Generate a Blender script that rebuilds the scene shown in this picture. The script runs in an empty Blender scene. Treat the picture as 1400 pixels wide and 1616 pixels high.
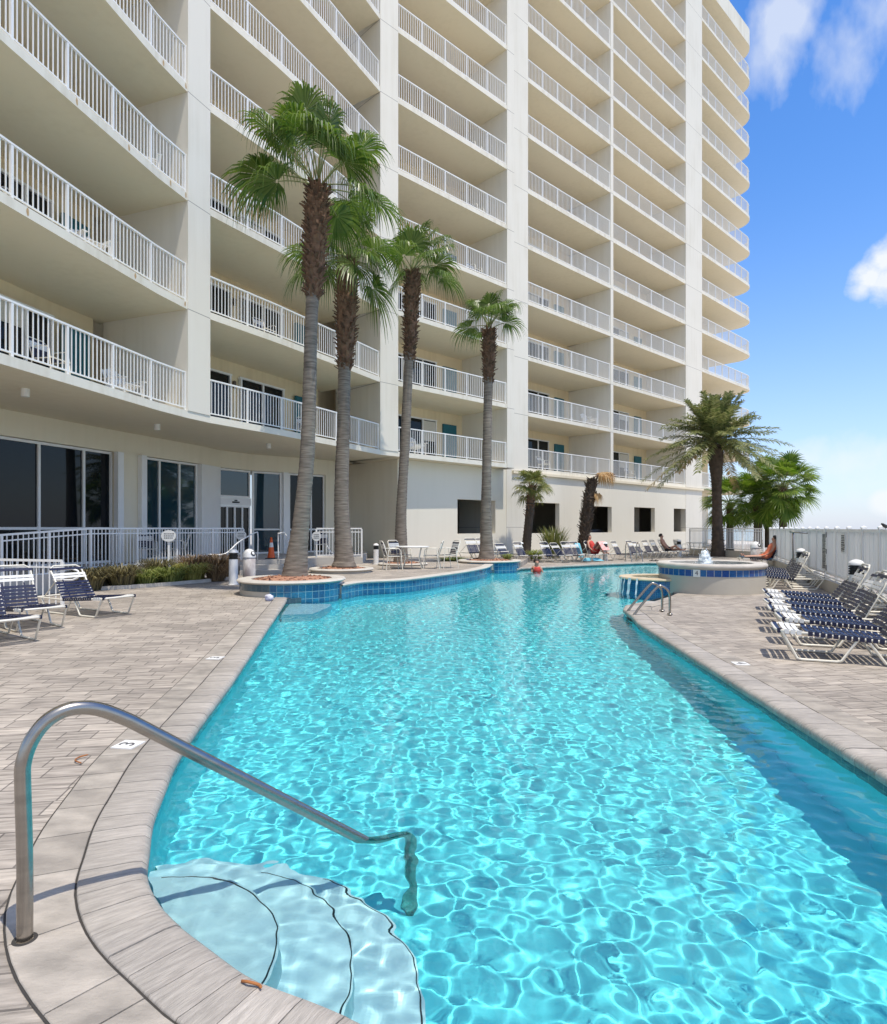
import bpy, bmesh, math, random
import numpy as np
from mathutils import Vector, Matrix

S = bpy.context.scene
COL = S.collection
R = math.radians
random.seed(11)

# ------------------------------------------------------------------ camera
cam = bpy.data.objects.new('camera', bpy.data.cameras.new('camera'))
COL.objects.link(cam)
cam.location = (0, 0, 1.5)
cam.rotation_euler = (R(90), 0, 0)
cam.data.sensor_fit = 'HORIZONTAL'
cam.data.sensor_width = 36
cam.data.lens = 36 / 1.4
cam.data.shift_y = 30 / 1616          # relative to the larger side
cam.data.clip_start = 0.05
cam.data.clip_end = 6000
S.camera = cam

# ------------------------------------------------------------------ sun and sky
SUND = Vector((.25, -.24, 1.0)).normalized()
sl = bpy.data.lights.new('sun', 'SUN')
sl.energy = 4.2
sl.angle = R(.5)
sl.color = (1.0, .92, .79)
sl.cycles.is_caustics_light = True
sun = bpy.data.objects.new('sun', sl)
COL.objects.link(sun)
sun.rotation_euler = SUND.to_track_quat('Z', 'Y').to_euler()

W = bpy.data.worlds.new('World')
S.world = W
W.use_nodes = True


def build_sky():
    nt = W.node_tree
    N, L = nt.nodes, nt.links
    bg = N['Background']
    sk = N.new('ShaderNodeTexSky')
    sk.sky_type = 'NISHITA'
    sk.sun_disc = False
    sk.sun_elevation = R(71)
    sk.sun_rotation = math.atan2(.25, -.24)
    sk.air_density = 1.0
    sk.dust_density = .3
    sk.ozone_density = 3.0
    tc = N.new('ShaderNodeTexCoord')
    hs = N.new('ShaderNodeHueSaturation')
    hs.inputs['Saturation'].default_value = 1.27
    hs.inputs['Value'].default_value = 2.0
    hs.inputs['Hue'].default_value = .507
    L.new(sk.outputs[0], hs.inputs['Color'])

    def math_(op, a, b=None, clamp=False):
        n = N.new('ShaderNodeMath')
        n.operation = op
        n.use_clamp = clamp
        for i, x in enumerate((a, b)):
            if x is None:
                continue
            if hasattr(x, 'is_linked'):
                L.new(x, n.inputs[i])
            else:
                n.inputs[i].default_value = x
        return n.outputs[0]
    # break the outlines with two noises over the sky directions
    n1 = N.new('ShaderNodeTexNoise')
    n1.inputs['Scale'].default_value = 11
    n1.inputs['Detail'].default_value = 7
    n1.inputs['Roughness'].default_value = .55
    L.new(tc.outputs['Generated'], n1.inputs['Vector'])
    mp = N.new('ShaderNodeMapping')
    mp.inputs['Scale'].default_value = (26, 26, 7)
    mp.inputs['Rotation'].default_value = (R(0), R(-14), 0)
    L.new(tc.outputs['Generated'], mp.inputs['Vector'])
    n2 = N.new('ShaderNodeTexNoise')
    n2.inputs['Scale'].default_value = 1
    n2.inputs['Detail'].default_value = 5
    L.new(mp.outputs[0], n2.inputs['Vector'])
    wob = math_('MULTIPLY', math_('SUBTRACT', n1.outputs['Fac'], .5), 1.0)
    strk = math_('MULTIPLY', math_('SUBTRACT', n2.outputs['Fac'], .5), 1.0)
    n4 = N.new('ShaderNodeTexNoise')
    n4.inputs['Scale'].default_value = 34
    n4.inputs['Detail'].default_value = 8
    n4.inputs['Roughness'].default_value = .6
    L.new(tc.outputs['Generated'], n4.inputs['Vector'])
    puff = math_('MULTIPLY', math_('SUBTRACT', n4.outputs['Fac'], .5), 1.0)
    total = None

    def blob(dx, dz, rad, soft, dens, noise, amp, squash=1.0):
        """a cloud in the direction (dx, 1, dz), angular radius about rad"""
        nonlocal total
        d = Vector((dx, 1, dz)).normalized()
        sub = N.new('ShaderNodeVectorMath')
        sub.operation = 'SUBTRACT'
        L.new(tc.outputs['Generated'], sub.inputs[0])
        sub.inputs[1].default_value = d
        sc = N.new('ShaderNodeVectorMath')
        sc.operation = 'MULTIPLY'
        L.new(sub.outputs[0], sc.inputs[0])
        sc.inputs[1].default_value = (1, 1, squash)
        ln = N.new('ShaderNodeVectorMath')
        ln.operation = 'LENGTH'
        L.new(sc.outputs[0], ln.inputs[0])
        q = math_('ADD', math_('DIVIDE', ln.outputs['Value'], rad), math_('MULTIPLY', noise, amp))
        f = math_('MULTIPLY', math_('DIVIDE', math_('SUBTRACT', 1.0, q), soft, True), dens)
        total = f if total is None else math_('MAXIMUM', total, f)
    blob(.54, .80, .062, 1.0, .62, strk, 2.8, .8)
    blob(.50, .745, .04, 1.0, .45, strk, 2.6, .7)
    blob(.69, .80, .06, 1.2, .5, strk, 3.4, .8)
    blob(.625, .775, .045, 1.1, .42, strk, 3.2, .8)
    blob(.672, .40, .026, .8, .95, puff, 1.5)
    blob(.695, .425, .028, .8, .95, puff, 1.5)
    blob(.70, .39, .030, .8, .9, puff, 1.5)
    blob(.66, .378, .018, .9, .8, puff, 1.5)
    blob(.70, .042, .022, .5, .8, wob, 1.6)
    blob(.64, .10, .10, .9, .5, wob, 3.4, 2.2)
    blob(.50, .06, .09, .9, .4, wob, 3.0, 2.5)
    blob(.30, .10, .10, .9, .4, wob, 3.0, 2.0)
    # unseen clouds behind the camera, overhead and left, added as neutral fill light
    for a, e, r_ in ((150, .45, .45), (205, .4, .5), (250, .6, .35), (300, .3, .3), (110, .35, .3), (175, 1.1, .4), (215, 1.6, .35), (130, 1.3, .3)):
        d = Vector((math.sin(R(a)), math.cos(R(a)), e))
        if abs(d.y) > .05:
            sgn = 1 if d.y > 0 else -1
        v = d.normalized()
        sub = N.new('ShaderNodeVectorMath')
        sub.operation = 'DISTANCE'
        L.new(tc.outputs['Generated'], sub.inputs[0])
        sub.inputs[1].default_value = v
        q = math_('ADD', math_('DIVIDE', sub.outputs['Value'], r_), math_('MULTIPLY', wob, 2.2))
        total = math_('MAXIMUM', total, math_('MULTIPLY', math_('DIVIDE', math_('SUBTRACT', 1.0, q), .6, True), .7))
    # pale band towards the horizon
    sep = N.new('ShaderNodeSeparateXYZ')
    L.new(tc.outputs['Generated'], sep.inputs[0])
    lowf = math_('MULTIPLY', math_('POWER', math_('SUBTRACT', 1.0, math_('MULTIPLY', math_('MAXIMUM', sep.outputs['Z'], 0.0), 1.9), True), 2.2), .78)
    m0 = N.new('ShaderNodeMixRGB')
    L.new(lowf, m0.inputs[0])
    L.new(hs.outputs[0], m0.inputs[1])
    m0.inputs[2].default_value = (4.9, 5.6, 7.7, 1)
    mx = N.new('ShaderNodeMixRGB')
    L.new(total, mx.inputs[0])
    L.new(m0.outputs[0], mx.inputs[1])
    mx.inputs[2].default_value = (8.0, 8.3, 8.6, 1)
    L.new(mx.outputs[0], bg.inputs[0])
    bg.inputs[1].default_value = .118


build_sky()
S.view_settings.view_transform = 'Standard'
S.view_settings.look = 'None'
S.view_settings.gamma = 1
S.view_settings.exposure = 0.0
S.cycles.max_bounces = 9
S.cycles.diffuse_bounces = 5
S.cycles.transparent_max_bounces = 12
S.cycles.caustics_reflective = False
S.cycles.sample_clamp_indirect = 6.0


# ------------------------------------------------------------------ materials
def nm(name):
    m = bpy.data.materials.new(name)
    m.use_nodes = True
    nt = m.node_tree
    return m, nt, nt.nodes, nt.links, nt.nodes['Principled BSDF']


def M(name, c1, c2=None, scale=3.0, rough=.6, bump=0.0, bscale=60, stretch=(1, 1, 1), metal=0.0, spec=.5, detail=5, contrast=1.0, island=0.0, coord='Object'):
    m, nt, N, L, b = nm(name)
    b.inputs['Roughness'].default_value = rough
    b.inputs['Metallic'].default_value = metal
    b.inputs['Specular IOR Level'].default_value = spec
    c2 = c2 or tuple(x * .88 for x in c1)
    tc = N.new('ShaderNodeTexCoord')
    mp = N.new('ShaderNodeMapping')
    mp.inputs['Scale'].default_value = stretch
    L.new(tc.outputs[coord], mp.inputs['Vector'])
    no = N.new('ShaderNodeTexNoise')
    no.inputs['Scale'].default_value = scale
    no.inputs['Detail'].default_value = detail
    L.new(mp.outputs[0], no.inputs['Vector'])
    rp = N.new('ShaderNodeMapRange')
    rp.inputs['From Min'].default_value = .5 - .25 / contrast
    rp.inputs['From Max'].default_value = .5 + .25 / contrast
    L.new(no.outputs['Fac'], rp.inputs['Value'])
    mx = N.new('ShaderNodeMixRGB')
    mx.inputs[1].default_value = (*c1, 1)
    mx.inputs[2].default_value = (*c2, 1)
    L.new(rp.outputs[0], mx.inputs[0])
    out = mx.outputs[0]
    if island:
        g = N.new('ShaderNodeNewGeometry')
        mr = N.new('ShaderNodeMapRange')
        mr.inputs['To Min'].default_value = 1 - island
        mr.inputs['To Max'].default_value = 1 + island
        L.new(g.outputs['Random Per Island'], mr.inputs['Value'])
        hv = N.new('ShaderNodeHueSaturation')
        L.new(mr.outputs[0], hv.inputs['Value'])
        L.new(out, hv.inputs['Color'])
        out = hv.outputs[0]
    L.new(out, b.inputs['Base Color'])
    if bump:
        bn = N.new('ShaderNodeTexNoise')
        bn.inputs['Scale'].default_value = bscale
        bn.inputs['Detail'].default_value = 4
        L.new(mp.outputs[0], bn.inputs['Vector'])
        bp = N.new('ShaderNodeBump')
        bp.inputs['Strength'].default_value = bump
        bp.inputs['Distance'].default_value = .01
        L.new(bn.outputs['Fac'], bp.inputs['Height'])
        L.new(bp.outputs[0], b.inputs['Normal'])
    return m


FLOOR_H, Z1 = 2.95, 4.5


def stucco(name, c, joints=False, streak=.12):
    """painted stucco with faint weather streaks and, on piers, a seam at every floor"""
    m, nt, N, L, b = nm(name)
    b.inputs['Roughness'].default_value = .75
    b.inputs['Specular IOR Level'].default_value = .25
    tc = N.new('ShaderNodeTexCoord')
    n1 = N.new('ShaderNodeTexNoise')
    n1.inputs['Scale'].default_value = .55
    n1.inputs['Detail'].default_value = 7
    L.new(tc.outputs['Object'], n1.inputs['Vector'])
    mp = N.new('ShaderNodeMapping')
    mp.inputs['Scale'].default_value = (3.5, 3.5, .22)
    L.new(tc.outputs['Object'], mp.inputs['Vector'])
    n2 = N.new('ShaderNodeTexNoise')
    n2.inputs['Scale'].default_value = 1.3
    n2.inputs['Detail'].default_value = 6
    L.new(mp.outputs[0], n2.inputs['Vector'])
    a = N.new('ShaderNodeMath')
    a.operation = 'MULTIPLY'
    L.new(n1.outputs['Fac'], a.inputs[0])
    L.new(n2.outputs['Fac'], a.inputs[1])
    rp = N.new('ShaderNodeMapRange')
    rp.inputs['From Min'].default_value = .22
    rp.inputs['From Max'].default_value = .42
    rp.inputs['To Min'].default_value = 0
    rp.inputs['To Max'].default_value = 1
    L.new(a.outputs[0], rp.inputs['Value'])
    mx = N.new('ShaderNodeMixRGB')
    mx.inputs[1].default_value = (*c, 1)
    mx.inputs[2].default_value = (c[0] * (1 - streak), c[1] * (1 - streak * 1.1), c[2] * (1 - streak * 1.35), 1)
    L.new(rp.outputs[0], mx.inputs[0])
    out = mx.outputs[0]
    if joints:
        sp = N.new('ShaderNodeSeparateXYZ')
        L.new(tc.outputs['Object'], sp.inputs[0])
        s1 = N.new('ShaderNodeMath')
        s1.operation = 'SUBTRACT'
        L.new(sp.outputs['Z'], s1.inputs[0])
        s1.inputs[1].default_value = Z1
        md = N.new('ShaderNodeMath')
        md.operation = 'FLOORED_MODULO'
        L.new(s1.outputs[0], md.inputs[0])
        md.inputs[1].default_value = FLOOR_H
        lt = N.new('ShaderNodeMath')
        lt.operation = 'LESS_THAN'
        L.new(md.outputs[0], lt.inputs[0])
        lt.inputs[1].default_value = .022
        m2 = N.new('ShaderNodeMixRGB')
        L.new(lt.outputs[0], m2.inputs[0])
        L.new(out, m2.inputs[1])
        m2.inputs[2].default_value = (.33, .31, .28, 1)
        out = m2.outputs[0]
    L.new(out, b.inputs['Base Color'])
    bn = N.new('ShaderNodeTexNoise')
    bn.inputs['Scale'].default_value = 45
    L.new(tc.outputs['Object'], bn.inputs['Vector'])
    bp = N.new('ShaderNodeBump')
    bp.inputs['Strength'].default_value = .12
    bp.inputs['Distance'].default_value = .01
    L.new(bn.outputs['Fac'], bp.inputs['Height'])
    L.new(bp.outputs[0], b.inputs['Normal'])
    return m


def paver(name, w, h, rot, c1, c2, mortar, msize=.012):
    m, nt, N, L, b = nm(name)
    b.inputs['Roughness'].default_value = .8
    b.inputs['Specular IOR Level'].default_value = .3
    tc = N.new('ShaderNodeTexCoord')
    mp = N.new('ShaderNodeMapping')
    mp.inputs['Rotation'].default_value = (0, 0, rot)
    L.new(tc.outputs['Object'], mp.inputs['Vector'])
    br = N.new('ShaderNodeTexBrick')
    br.offset = .37
    br.offset_frequency = 2
    br.squash = .62
    br.squash_frequency = 3
    br.inputs['Scale'].default_value = 1
    br.inputs['Brick Width'].default_value = w
    br.inputs['Row Height'].default_value = h
    br.inputs['Mortar Size'].default_value = msize * .5
    br.inputs['Mortar Smooth'].default_value = .25
    br.inputs['Color1'].default_value = (*c1, 1)
    br.inputs['Color2'].default_value = (*c2, 1)
    br.inputs['Mortar'].default_value = (*mortar, 1)
    L.new(mp.outputs[0], br.inputs['Vector'])
    ms = N.new('ShaderNodeMapping')
    ms.inputs['Scale'].default_value = (2.2, 20, 1)
    L.new(mp.outputs[0], ms.inputs['Vector'])
    no = N.new('ShaderNodeTexNoise')
    no.inputs['Scale'].default_value = 1.5
    no.inputs['Detail'].default_value = 7
    no.inputs['Roughness'].default_value = .62
    L.new(ms.outputs[0], no.inputs['Vector'])
    n3 = N.new('ShaderNodeTexNoise')
    n3.inputs['Scale'].default_value = .7
    n3.inputs['Detail'].default_value = 6
    L.new(mp.outputs[0], n3.inputs['Vector'])
    rp = N.new('ShaderNodeMapRange')
    rp.inputs['From Min'].default_value = .3
    rp.inputs['From Max'].default_value = .7
    rp.inputs['To Min'].default_value = .52
    rp.inputs['To Max'].default_value = 1.42
    L.new(no.outputs['Fac'], rp.inputs['Value'])
    r3 = N.new('ShaderNodeMapRange')
    r3.inputs['From Min'].default_value = .3
    r3.inputs['From Max'].default_value = .7
    r3.inputs['To Min'].default_value = .76
    r3.inputs['To Max'].default_value = 1.12
    L.new(n3.outputs['Fac'], r3.inputs['Value'])
    mu = N.new('ShaderNodeMath')
    mu.operation = 'MULTIPLY'
    L.new(rp.outputs[0], mu.inputs[0])
    L.new(r3.outputs[0], mu.inputs[1])
    hv = N.new('ShaderNodeHueSaturation')
    L.new(mu.outputs[0], hv.inputs['Value'])
    L.new(br.outputs['Color'], hv.inputs['Color'])
    L.new(hv.outputs[0], b.inputs['Base Color'])
    ad = N.new('ShaderNodeMath')
    ad.operation = 'MULTIPLY_ADD'
    L.new(br.outputs['Fac'], ad.inputs[0])
    ad.inputs[1].default_value = -1.0
    L.new(no.outputs['Fac'], ad.inputs[2])
    bp = N.new('ShaderNodeBump')
    bp.inputs['Strength'].default_value = .45
    bp.inputs['Distance'].default_value = .006
    L.new(ad.outputs[0], bp.inputs['Height'])
    L.new(bp.outputs[0], b.inputs['Normal'])
    return m


def tiles(name, w, h, c1, c2, grout):
    """glazed tiles laid by the faces' UV map (metres)"""
    m, nt, N, L, b = nm(name)
    b.inputs['Roughness'].default_value = .12
    uv = N.new('ShaderNodeUVMap')
    br = N.new('ShaderNodeTexBrick')
    br.offset = 0
    br.inputs['Scale'].default_value = 1
    br.inputs['Brick Width'].default_value = w
    br.inputs['Row Height'].default_value = h
    br.inputs['Mortar Size'].default_value = .006
    br.inputs['Color1'].default_value = (*c1, 1)
    br.inputs['Color2'].default_value = (*c2, 1)
    br.inputs['Mortar'].default_value = (*grout, 1)
    L.new(uv.outputs[0], br.inputs['Vector'])
    no = N.new('ShaderNodeTexNoise')
    no.inputs['Scale'].default_value = 26
    L.new(uv.outputs[0], no.inputs['Vector'])
    rp = N.new('ShaderNodeMapRange')
    rp.inputs['To Min'].default_value = .45
    rp.inputs['To Max'].default_value = 1.55
    L.new(no.outputs['Fac'], rp.inputs['Value'])
    hv = N.new('ShaderNodeHueSaturation')
    L.new(rp.outputs[0], hv.inputs['Value'])
    L.new(br.outputs['Color'], hv.inputs['Color'])
    L.new(hv.outputs[0], b.inputs['Base Color'])
    return m


def leaf(name, c1, c2, trans=.35, rough=.45):
    m, nt, N, L, b = nm(name)
    g = N.new('ShaderNodeNewGeometry')
    mx = N.new('ShaderNodeMixRGB')
    mx.inputs[1].default_value = (*c1, 1)
    mx.inputs[2].default_value = (*c2, 1)
    L.new(g.outputs['Random Per Island'], mx.inputs[0])
    L.new(mx.outputs[0], b.inputs['Base Color'])
    b.inputs['Roughness'].default_value = rough
    b.inputs['Specular IOR Level'].default_value = .4
    tr = N.new('ShaderNodeBsdfTranslucent')
    hs = N.new('ShaderNodeHueSaturation')
    hs.inputs['Saturation'].default_value = 1.15
    hs.inputs['Value'].default_value = 1.25
    L.new(mx.outputs[0], hs.inputs['Color'])
    L.new(hs.outputs[0], tr.inputs['Color'])
    ms = N.new('ShaderNodeMixShader')
    ms.inputs[0].default_value = trans
    L.new(b.outputs[0], ms.inputs[1])
    L.new(tr.outputs[0], ms.inputs[2])
    L.new(ms.outputs[0], N['Material Output'].inputs['Surface'])
    return m


def water_mat(name, tint):
    m, nt, N, L, b = nm(name)
    N.remove(b)
    g = N.new('ShaderNodeBsdfGlass')
    g.inputs['Roughness'].default_value = 0
    g.inputs['IOR'].default_value = 1.333
    g.inputs['Color'].default_value = (*tint, 1)
    L.new(g.outputs[0], N['Material Output'].inputs['Surface'])
    return m


def glass_mat(name, c, rough=.02, spec=.6):
    m, nt, N, L, b = nm(name)
    b.inputs['Base Color'].default_value = (*c, 1)
    b.inputs['Roughness'].default_value = rough
    b.inputs['IOR'].default_value = 1.6
    b.inputs['Specular IOR Level'].default_value = spec
    return m


MAT = dict(
    pier=stucco('pier stucco', (.75, .715, .635), True, .07),
    cream=stucco('cream stucco', (.76, .65, .455), False, .10),
    edge=stucco('sunlit slab paint', (.76, .725, .635), False, .16),  # sunlit copy of the slab paint, brightness of lit edges put into the colour
    slab=stucco('slab paint', (.79, .705, .54), False, .05),  # same paint, with the tan of bounce light on soffits in its colour
    ground=stucco('ground wall stucco', (.78, .735, .63), False, .03),
    lobby=stucco('lobby stucco', (.80, .735, .59), False, .05),
    white=M('white enamel', (.84, .84, .83), (.78, .78, .77), 2.0, .35),
    whitepl=M('white resin', (.82, .82, .80), (.74, .74, .72), 4.0, .45),
    fence=M('fence board', (.86, .86, .85), (.76, .78, .78), 2.2, .45, stretch=(1, 1, .12)),
    glass=glass_mat('tinted glass', (.005, .008, .011), .02, .22),
    glassblue=glass_mat('blue tinted glass', (.012, .04, .06)),
    teal=M('teal panel', (.012, .14, .19), (.01, .11, .15), 1.0, .4),
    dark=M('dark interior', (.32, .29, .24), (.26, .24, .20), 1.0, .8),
    paver=paver('deck pavers', .36, .18, R(-9), (.45, .40, .345), (.32, .285, .25), (.17, .152, .135)),
    paver2=paver('terrace pavers', .36, .18, R(20), (.45, .40, .345), (.36, .32, .28), (.20, .18, .16)),
    coping=M('coping stone', (.49, .45, .402), (.275, .25, .225), 1.0, .75, .6, 3, (9, 60, 1), contrast=.9, island=.16, coord='UV', detail=8),
    border=M('border stone', (.44, .395, .34), (.26, .235, .205), 5, .8, .5, 40, (1, 1.6, 1), contrast=1.3, island=.14, detail=9),
    joint=M('joint sand', (.055, .05, .045), (.03, .028, .025), 12, .9),
    plaster=M('pool plaster', (.15, .83, .89), (.14, .80, .87), .8, .7),
    stepp=M('step plaster', (.58, .82, .86), (.53, .785, .835), 2.0, .7),
    nosing=M('step edge tile', (.015, .02, .03), None, 5, .4),
    tile=tiles('blue glazed tile', .155, .155, (.02, .19, .33), (.015, .10, .22), (.20, .36, .42)),
    tiledk=tiles('waterline tile', .155, .155, (.06, .11, .14), (.035, .075, .105), (.12, .16, .17)),
    concrete=M('concrete', (.52, .495, .455), (.43, .41, .38), 2.0, .85, .2, 40),
    beige=M('beige render', (.52, .485, .42), (.44, .41, .355), 1.6, .85, .2, 40),
    rim=M('rim stone', (.60, .565, .51), (.46, .43, .385), 3.0, .8, .3, 40),
    tan=M('tan coping', (.62, .52, .37), (.50, .41, .28), 3.0, .75, .2, 30),
    steel=M('brushed steel', (.42, .395, .36), (.33, .31, .285), 3, .27, 0, metal=1.0, stretch=(1, 1, 12)),
    navy=M('navy vinyl strap', (.010, .015, .055), (.007, .010, .038), 14, .42),
    strapw=M('white vinyl strap', (.80, .80, .78), (.72, .72, .70), 9, .45),
    frame=M('cream frame enamel', (.80, .77, .68), (.74, .71, .62), 6, .35),
    black=M('black plastic', (.012, .012, .013), (.02, .02, .02), 8, .45),
    orange=M('cone orange', (.80, .13, .02), (.7, .1, .02), 4, .45),
    marble=M('streaked resin', (.72, .69, .66), (.38, .32, .31), 3.5, .5, stretch=(1, 1, .45), contrast=2.2, detail=8),
    mulch=M('bark mulch', (.17, .055, .035), (.42, .25, .16), 30, .9, .9, 60, island=.45),
    sand=M('beach sand', (.66, .60, .50), (.58, .52, .43), .05, .9),
    sea=M('sea water', (.02, .16, .20), (.015, .11, .16), .02, .12, .5, .6),
    soil=M('dark soil', (.05, .035, .025), None, 9, .95),
    trunk=M('grey palm bark', (.27, .23, .19), (.12, .10, .082), 3.0, .9, .8, 14, (1, 1, 9), contrast=1.5),
    boot=M('brown leaf bases', (.20, .115, .07), (.075, .045, .028), 7, .9, .6, 20, island=.4),
    boottip=M('pale cut leaf bases', (.34, .24, .16), (.16, .10, .07), 9, .9, island=.4),
    darktrunk=M('dark date palm bark', (.10, .07, .05), (.04, .03, .022), 5, .9, .9, 14),
    fan=leaf('fan palm leaf', (.045, .10, .016), (.18, .25, .06), .36, .34),
    fan2=leaf('bright fan palm leaf', (.06, .13, .018), (.22, .30, .065), .42),
    sabal=leaf('yellow green palm leaf', (.09, .13, .03), (.26, .25, .09), .35),
    date=leaf('date palm leaf', (.09, .13, .04), (.34, .34, .16), .34),
    datedry=leaf('dry date palm leaf', (.30, .23, .11), (.42, .33, .18), .25),
    dry=leaf('dead palm leaf', (.42, .24, .09), (.55, .40, .22), .3, .7),
    grassg=leaf('green strap grass', (.08, .125, .03), (.36, .40, .13), .35),
    grassy=leaf('yellow green grass', (.26, .27, .06), (.50, .46, .16), .3),
    grassb=leaf('brown fountain grass', (.11, .075, .045), (.36, .25, .14), .3),
    grassd=leaf('dark purple grass', (.055, .05, .032), (.24, .21, .10), .25),
    stem=M('palm stem', (.16, .20, .06), (.24, .24, .10), 5, .6),
    skin=M('sun tanned skin', (.50, .27, .18), (.44, .22, .15), 6, .5),
    hair=M('dark hair', (.03, .018, .012), None, 20, .6),
    red=M('red fabric', (.62, .05, .035), (.5, .04, .03), 5, .7),
    coral=M('coral fabric', (.75, .20, .10), None, 5, .7),
    blue=M('blue towel', (.06, .30, .52), (.04, .2, .4), 8, .9),
    aqua=M('aqua towel', (.22, .58, .70), (.15, .45, .58), 8, .9),
    darksw=M('dark swimwear', (.03, .03, .04), None, 5, .7),
    car=M('dark car paint', (.02, .021, .024), None, 4, .2),
    signw=M('sign face', (.76, .77, .76), (.70, .71, .70), 4, .5),
    signk=M('sign lettering', (.10, .10, .11), None, 4, .6),
    foam=M('white water', (.86, .91, .94), (.70, .80, .86), 18, .35),
    rust=M('rust stain', (.42, .24, .09), (.60, .47, .30), 9, .9),
)
def backlit(m, f):
    nt = m.node_tree
    N, L = nt.nodes, nt.links
    b = N['Principled BSDF']
    tr = N.new('ShaderNodeBsdfTranslucent')
    src = b.inputs['Base Color'].links[0].from_socket
    L.new(src, tr.inputs['Color'])
    ms = N.new('ShaderNodeMixShader')
    ms.inputs[0].default_value = f
    L.new(b.outputs[0], ms.inputs[1])
    L.new(tr.outputs[0], ms.inputs[2])
    L.new(ms.outputs[0], N['Material Output'].inputs['Surface'])


backlit(MAT['fence'], .5)
MAT['water'] = water_mat('pool water', (.87, .975, 1.0))


# ------------------------------------------------------------------ mesh builder
class MB:
    def __init__(s):
        s.v, s.f, s.uv = [], [], {}

    def add(s, vs, fs, uvs=None):
        o = len(s.v)
        s.v += [tuple(p) for p in vs]
        for i, f in enumerate(fs):
            if uvs:
                s.uv[len(s.f)] = uvs[i]
            s.f.append(tuple(o + k for k in f))

    def prism(s, poly, z0, z1, bottom=True, top=True):
        n = len(poly)
        a = sum(poly[i][0] * poly[(i + 1) % n][1] - poly[(i + 1) % n][0] * poly[i][1] for i in range(n))
        if a < 0:
            poly = poly[::-1]
        vs = [(x, y, z0) for x, y in poly] + [(x, y, z1) for x, y in poly]
        fs = [(i, (i + 1) % n, n + (i + 1) % n, n + i) for i in range(n)]
        if bottom:
            fs.append(tuple(range(n - 1, -1, -1)))
        if top:
            fs.append(tuple(range(n, 2 * n)))
        s.add(vs, fs)

    def box(s, c, size, rz=0.0, mat=None):
        hx, hy, hz = size[0] / 2, size[1] / 2, size[2] / 2
        ca, sa = math.cos(rz), math.sin(rz)
        vs = []
        for dz in (-hz, hz):
            for dx, dy in ((-hx, -hy), (hx, -hy), (hx, hy), (-hx, hy)):
                vs.append((c[0] + dx * ca - dy * sa, c[1] + dx * sa + dy * ca, c[2] + dz))
        s.add(vs, [(3, 2, 1, 0), (4, 5, 6, 7), (0, 1, 5, 4), (1, 2, 6, 5), (2, 3, 7, 6), (3, 0, 4, 7)])

    def bar(s, a, b, w, h, up=(0, 0, 1)):
        """a rectangular bar from a to b, w wide, h tall"""
        a, b = Vector(a), Vector(b)
        d = (b - a)
        if d.length < 1e-6:
            return
        d.normalize()
        u = Vector(up)
        sd = d.cross(u)
        if sd.length < 1e-4:
            sd = d.cross(Vector((0, 1, 0)))
        sd.normalize()
        n = sd.cross(d)
        vs = []
        for p in (a, b):
            for i, j in ((-1, -1), (1, -1), (1, 1), (-1, 1)):
                vs.append(p + sd * (i * w / 2) + n * (j * h / 2))
        s.add(vs, [(0, 1, 2, 3), (7, 6, 5, 4), (0, 4, 5, 1), (1, 5, 6, 2), (2, 6, 7, 3), (3, 7, 4, 0)])

    def tube(s, pts, r, n=8, cap=True):
        pts = [Vector(p) for p in pts]
        k = len(pts)
        rs = r if isinstance(r, (list, tuple)) else [r] * k
        tang = []
        for i in range(k):
            t = (pts[min(i + 1, k - 1)] - pts[max(i - 1, 0)])
            tang.append(t.normalized() if t.length > 1e-9 else Vector((0, 0, 1)))
        ref = Vector((0, 0, 1)) if abs(tang[0].z) < .9 else Vector((1, 0, 0))
        nrm = (ref - tang[0] * ref.dot(tang[0])).normalized()
        vs, fs = [], []
        for i in range(k):
            t = tang[i]
            nrm = (nrm - t * nrm.dot(t))
            nrm = nrm.normalized() if nrm.length > 1e-6 else t.orthogonal().normalized()
            bi = t.cross(nrm)
            for j in range(n):
                a = 2 * math.pi * j / n
                vs.append(pts[i] + (nrm * math.cos(a) + bi * math.sin(a)) * rs[i])
        for i in range(k - 1):
            for j in range(n):
                fs.append((i * n + j, i * n + (j + 1) % n, (i + 1) * n + (j + 1) % n, (i + 1) * n + j))
        if cap:
            fs.append(tuple(range(n - 1, -1, -1)))
            fs.append(tuple((k - 1) * n + j for j in range(n)))
        s.add(vs, fs)

    def lathe(s, prof, c=(0, 0, 0), n=24, a0=0, a1=2 * math.pi, cap=False):
        """profile (r, z) turned round the vertical through c; UVs in metres"""
        full = abs(a1 - a0 - 2 * math.pi) < 1e-6
        m = n if full else n + 1
        k = len(prof)
        vs = []
        for r, z in prof:
            for j in range(m):
                a = a0 + (a1 - a0) * j / n
                vs.append((c[0] + r * math.cos(a), c[1] + r * math.sin(a), c[2] + z))
        fs, uvs = [], []
        run = 0
        for i in range(k - 1):
            dl = math.hypot(prof[i + 1][0] - prof[i][0], prof[i + 1][1] - prof[i][1])
            rr = max(prof[i][0], prof[i + 1][0])
            for j in range(n):
                j2 = (j + 1) % m
                fs.append((i * m + j, i * m + j2, (i + 1) * m + j2, (i + 1) * m + j))
                u0, u1 = rr * (a1 - a0) * j / n, rr * (a1 - a0) * (j + 1) / n
                uvs.append([(u0, run), (u1, run), (u1, run + dl), (u0, run + dl)])
            run += dl
        s.add(vs, fs, uvs)
        if cap:
            s.add([vs[(k - 1) * m + j] for j in range(m)], [tuple(range(m))])

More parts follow.
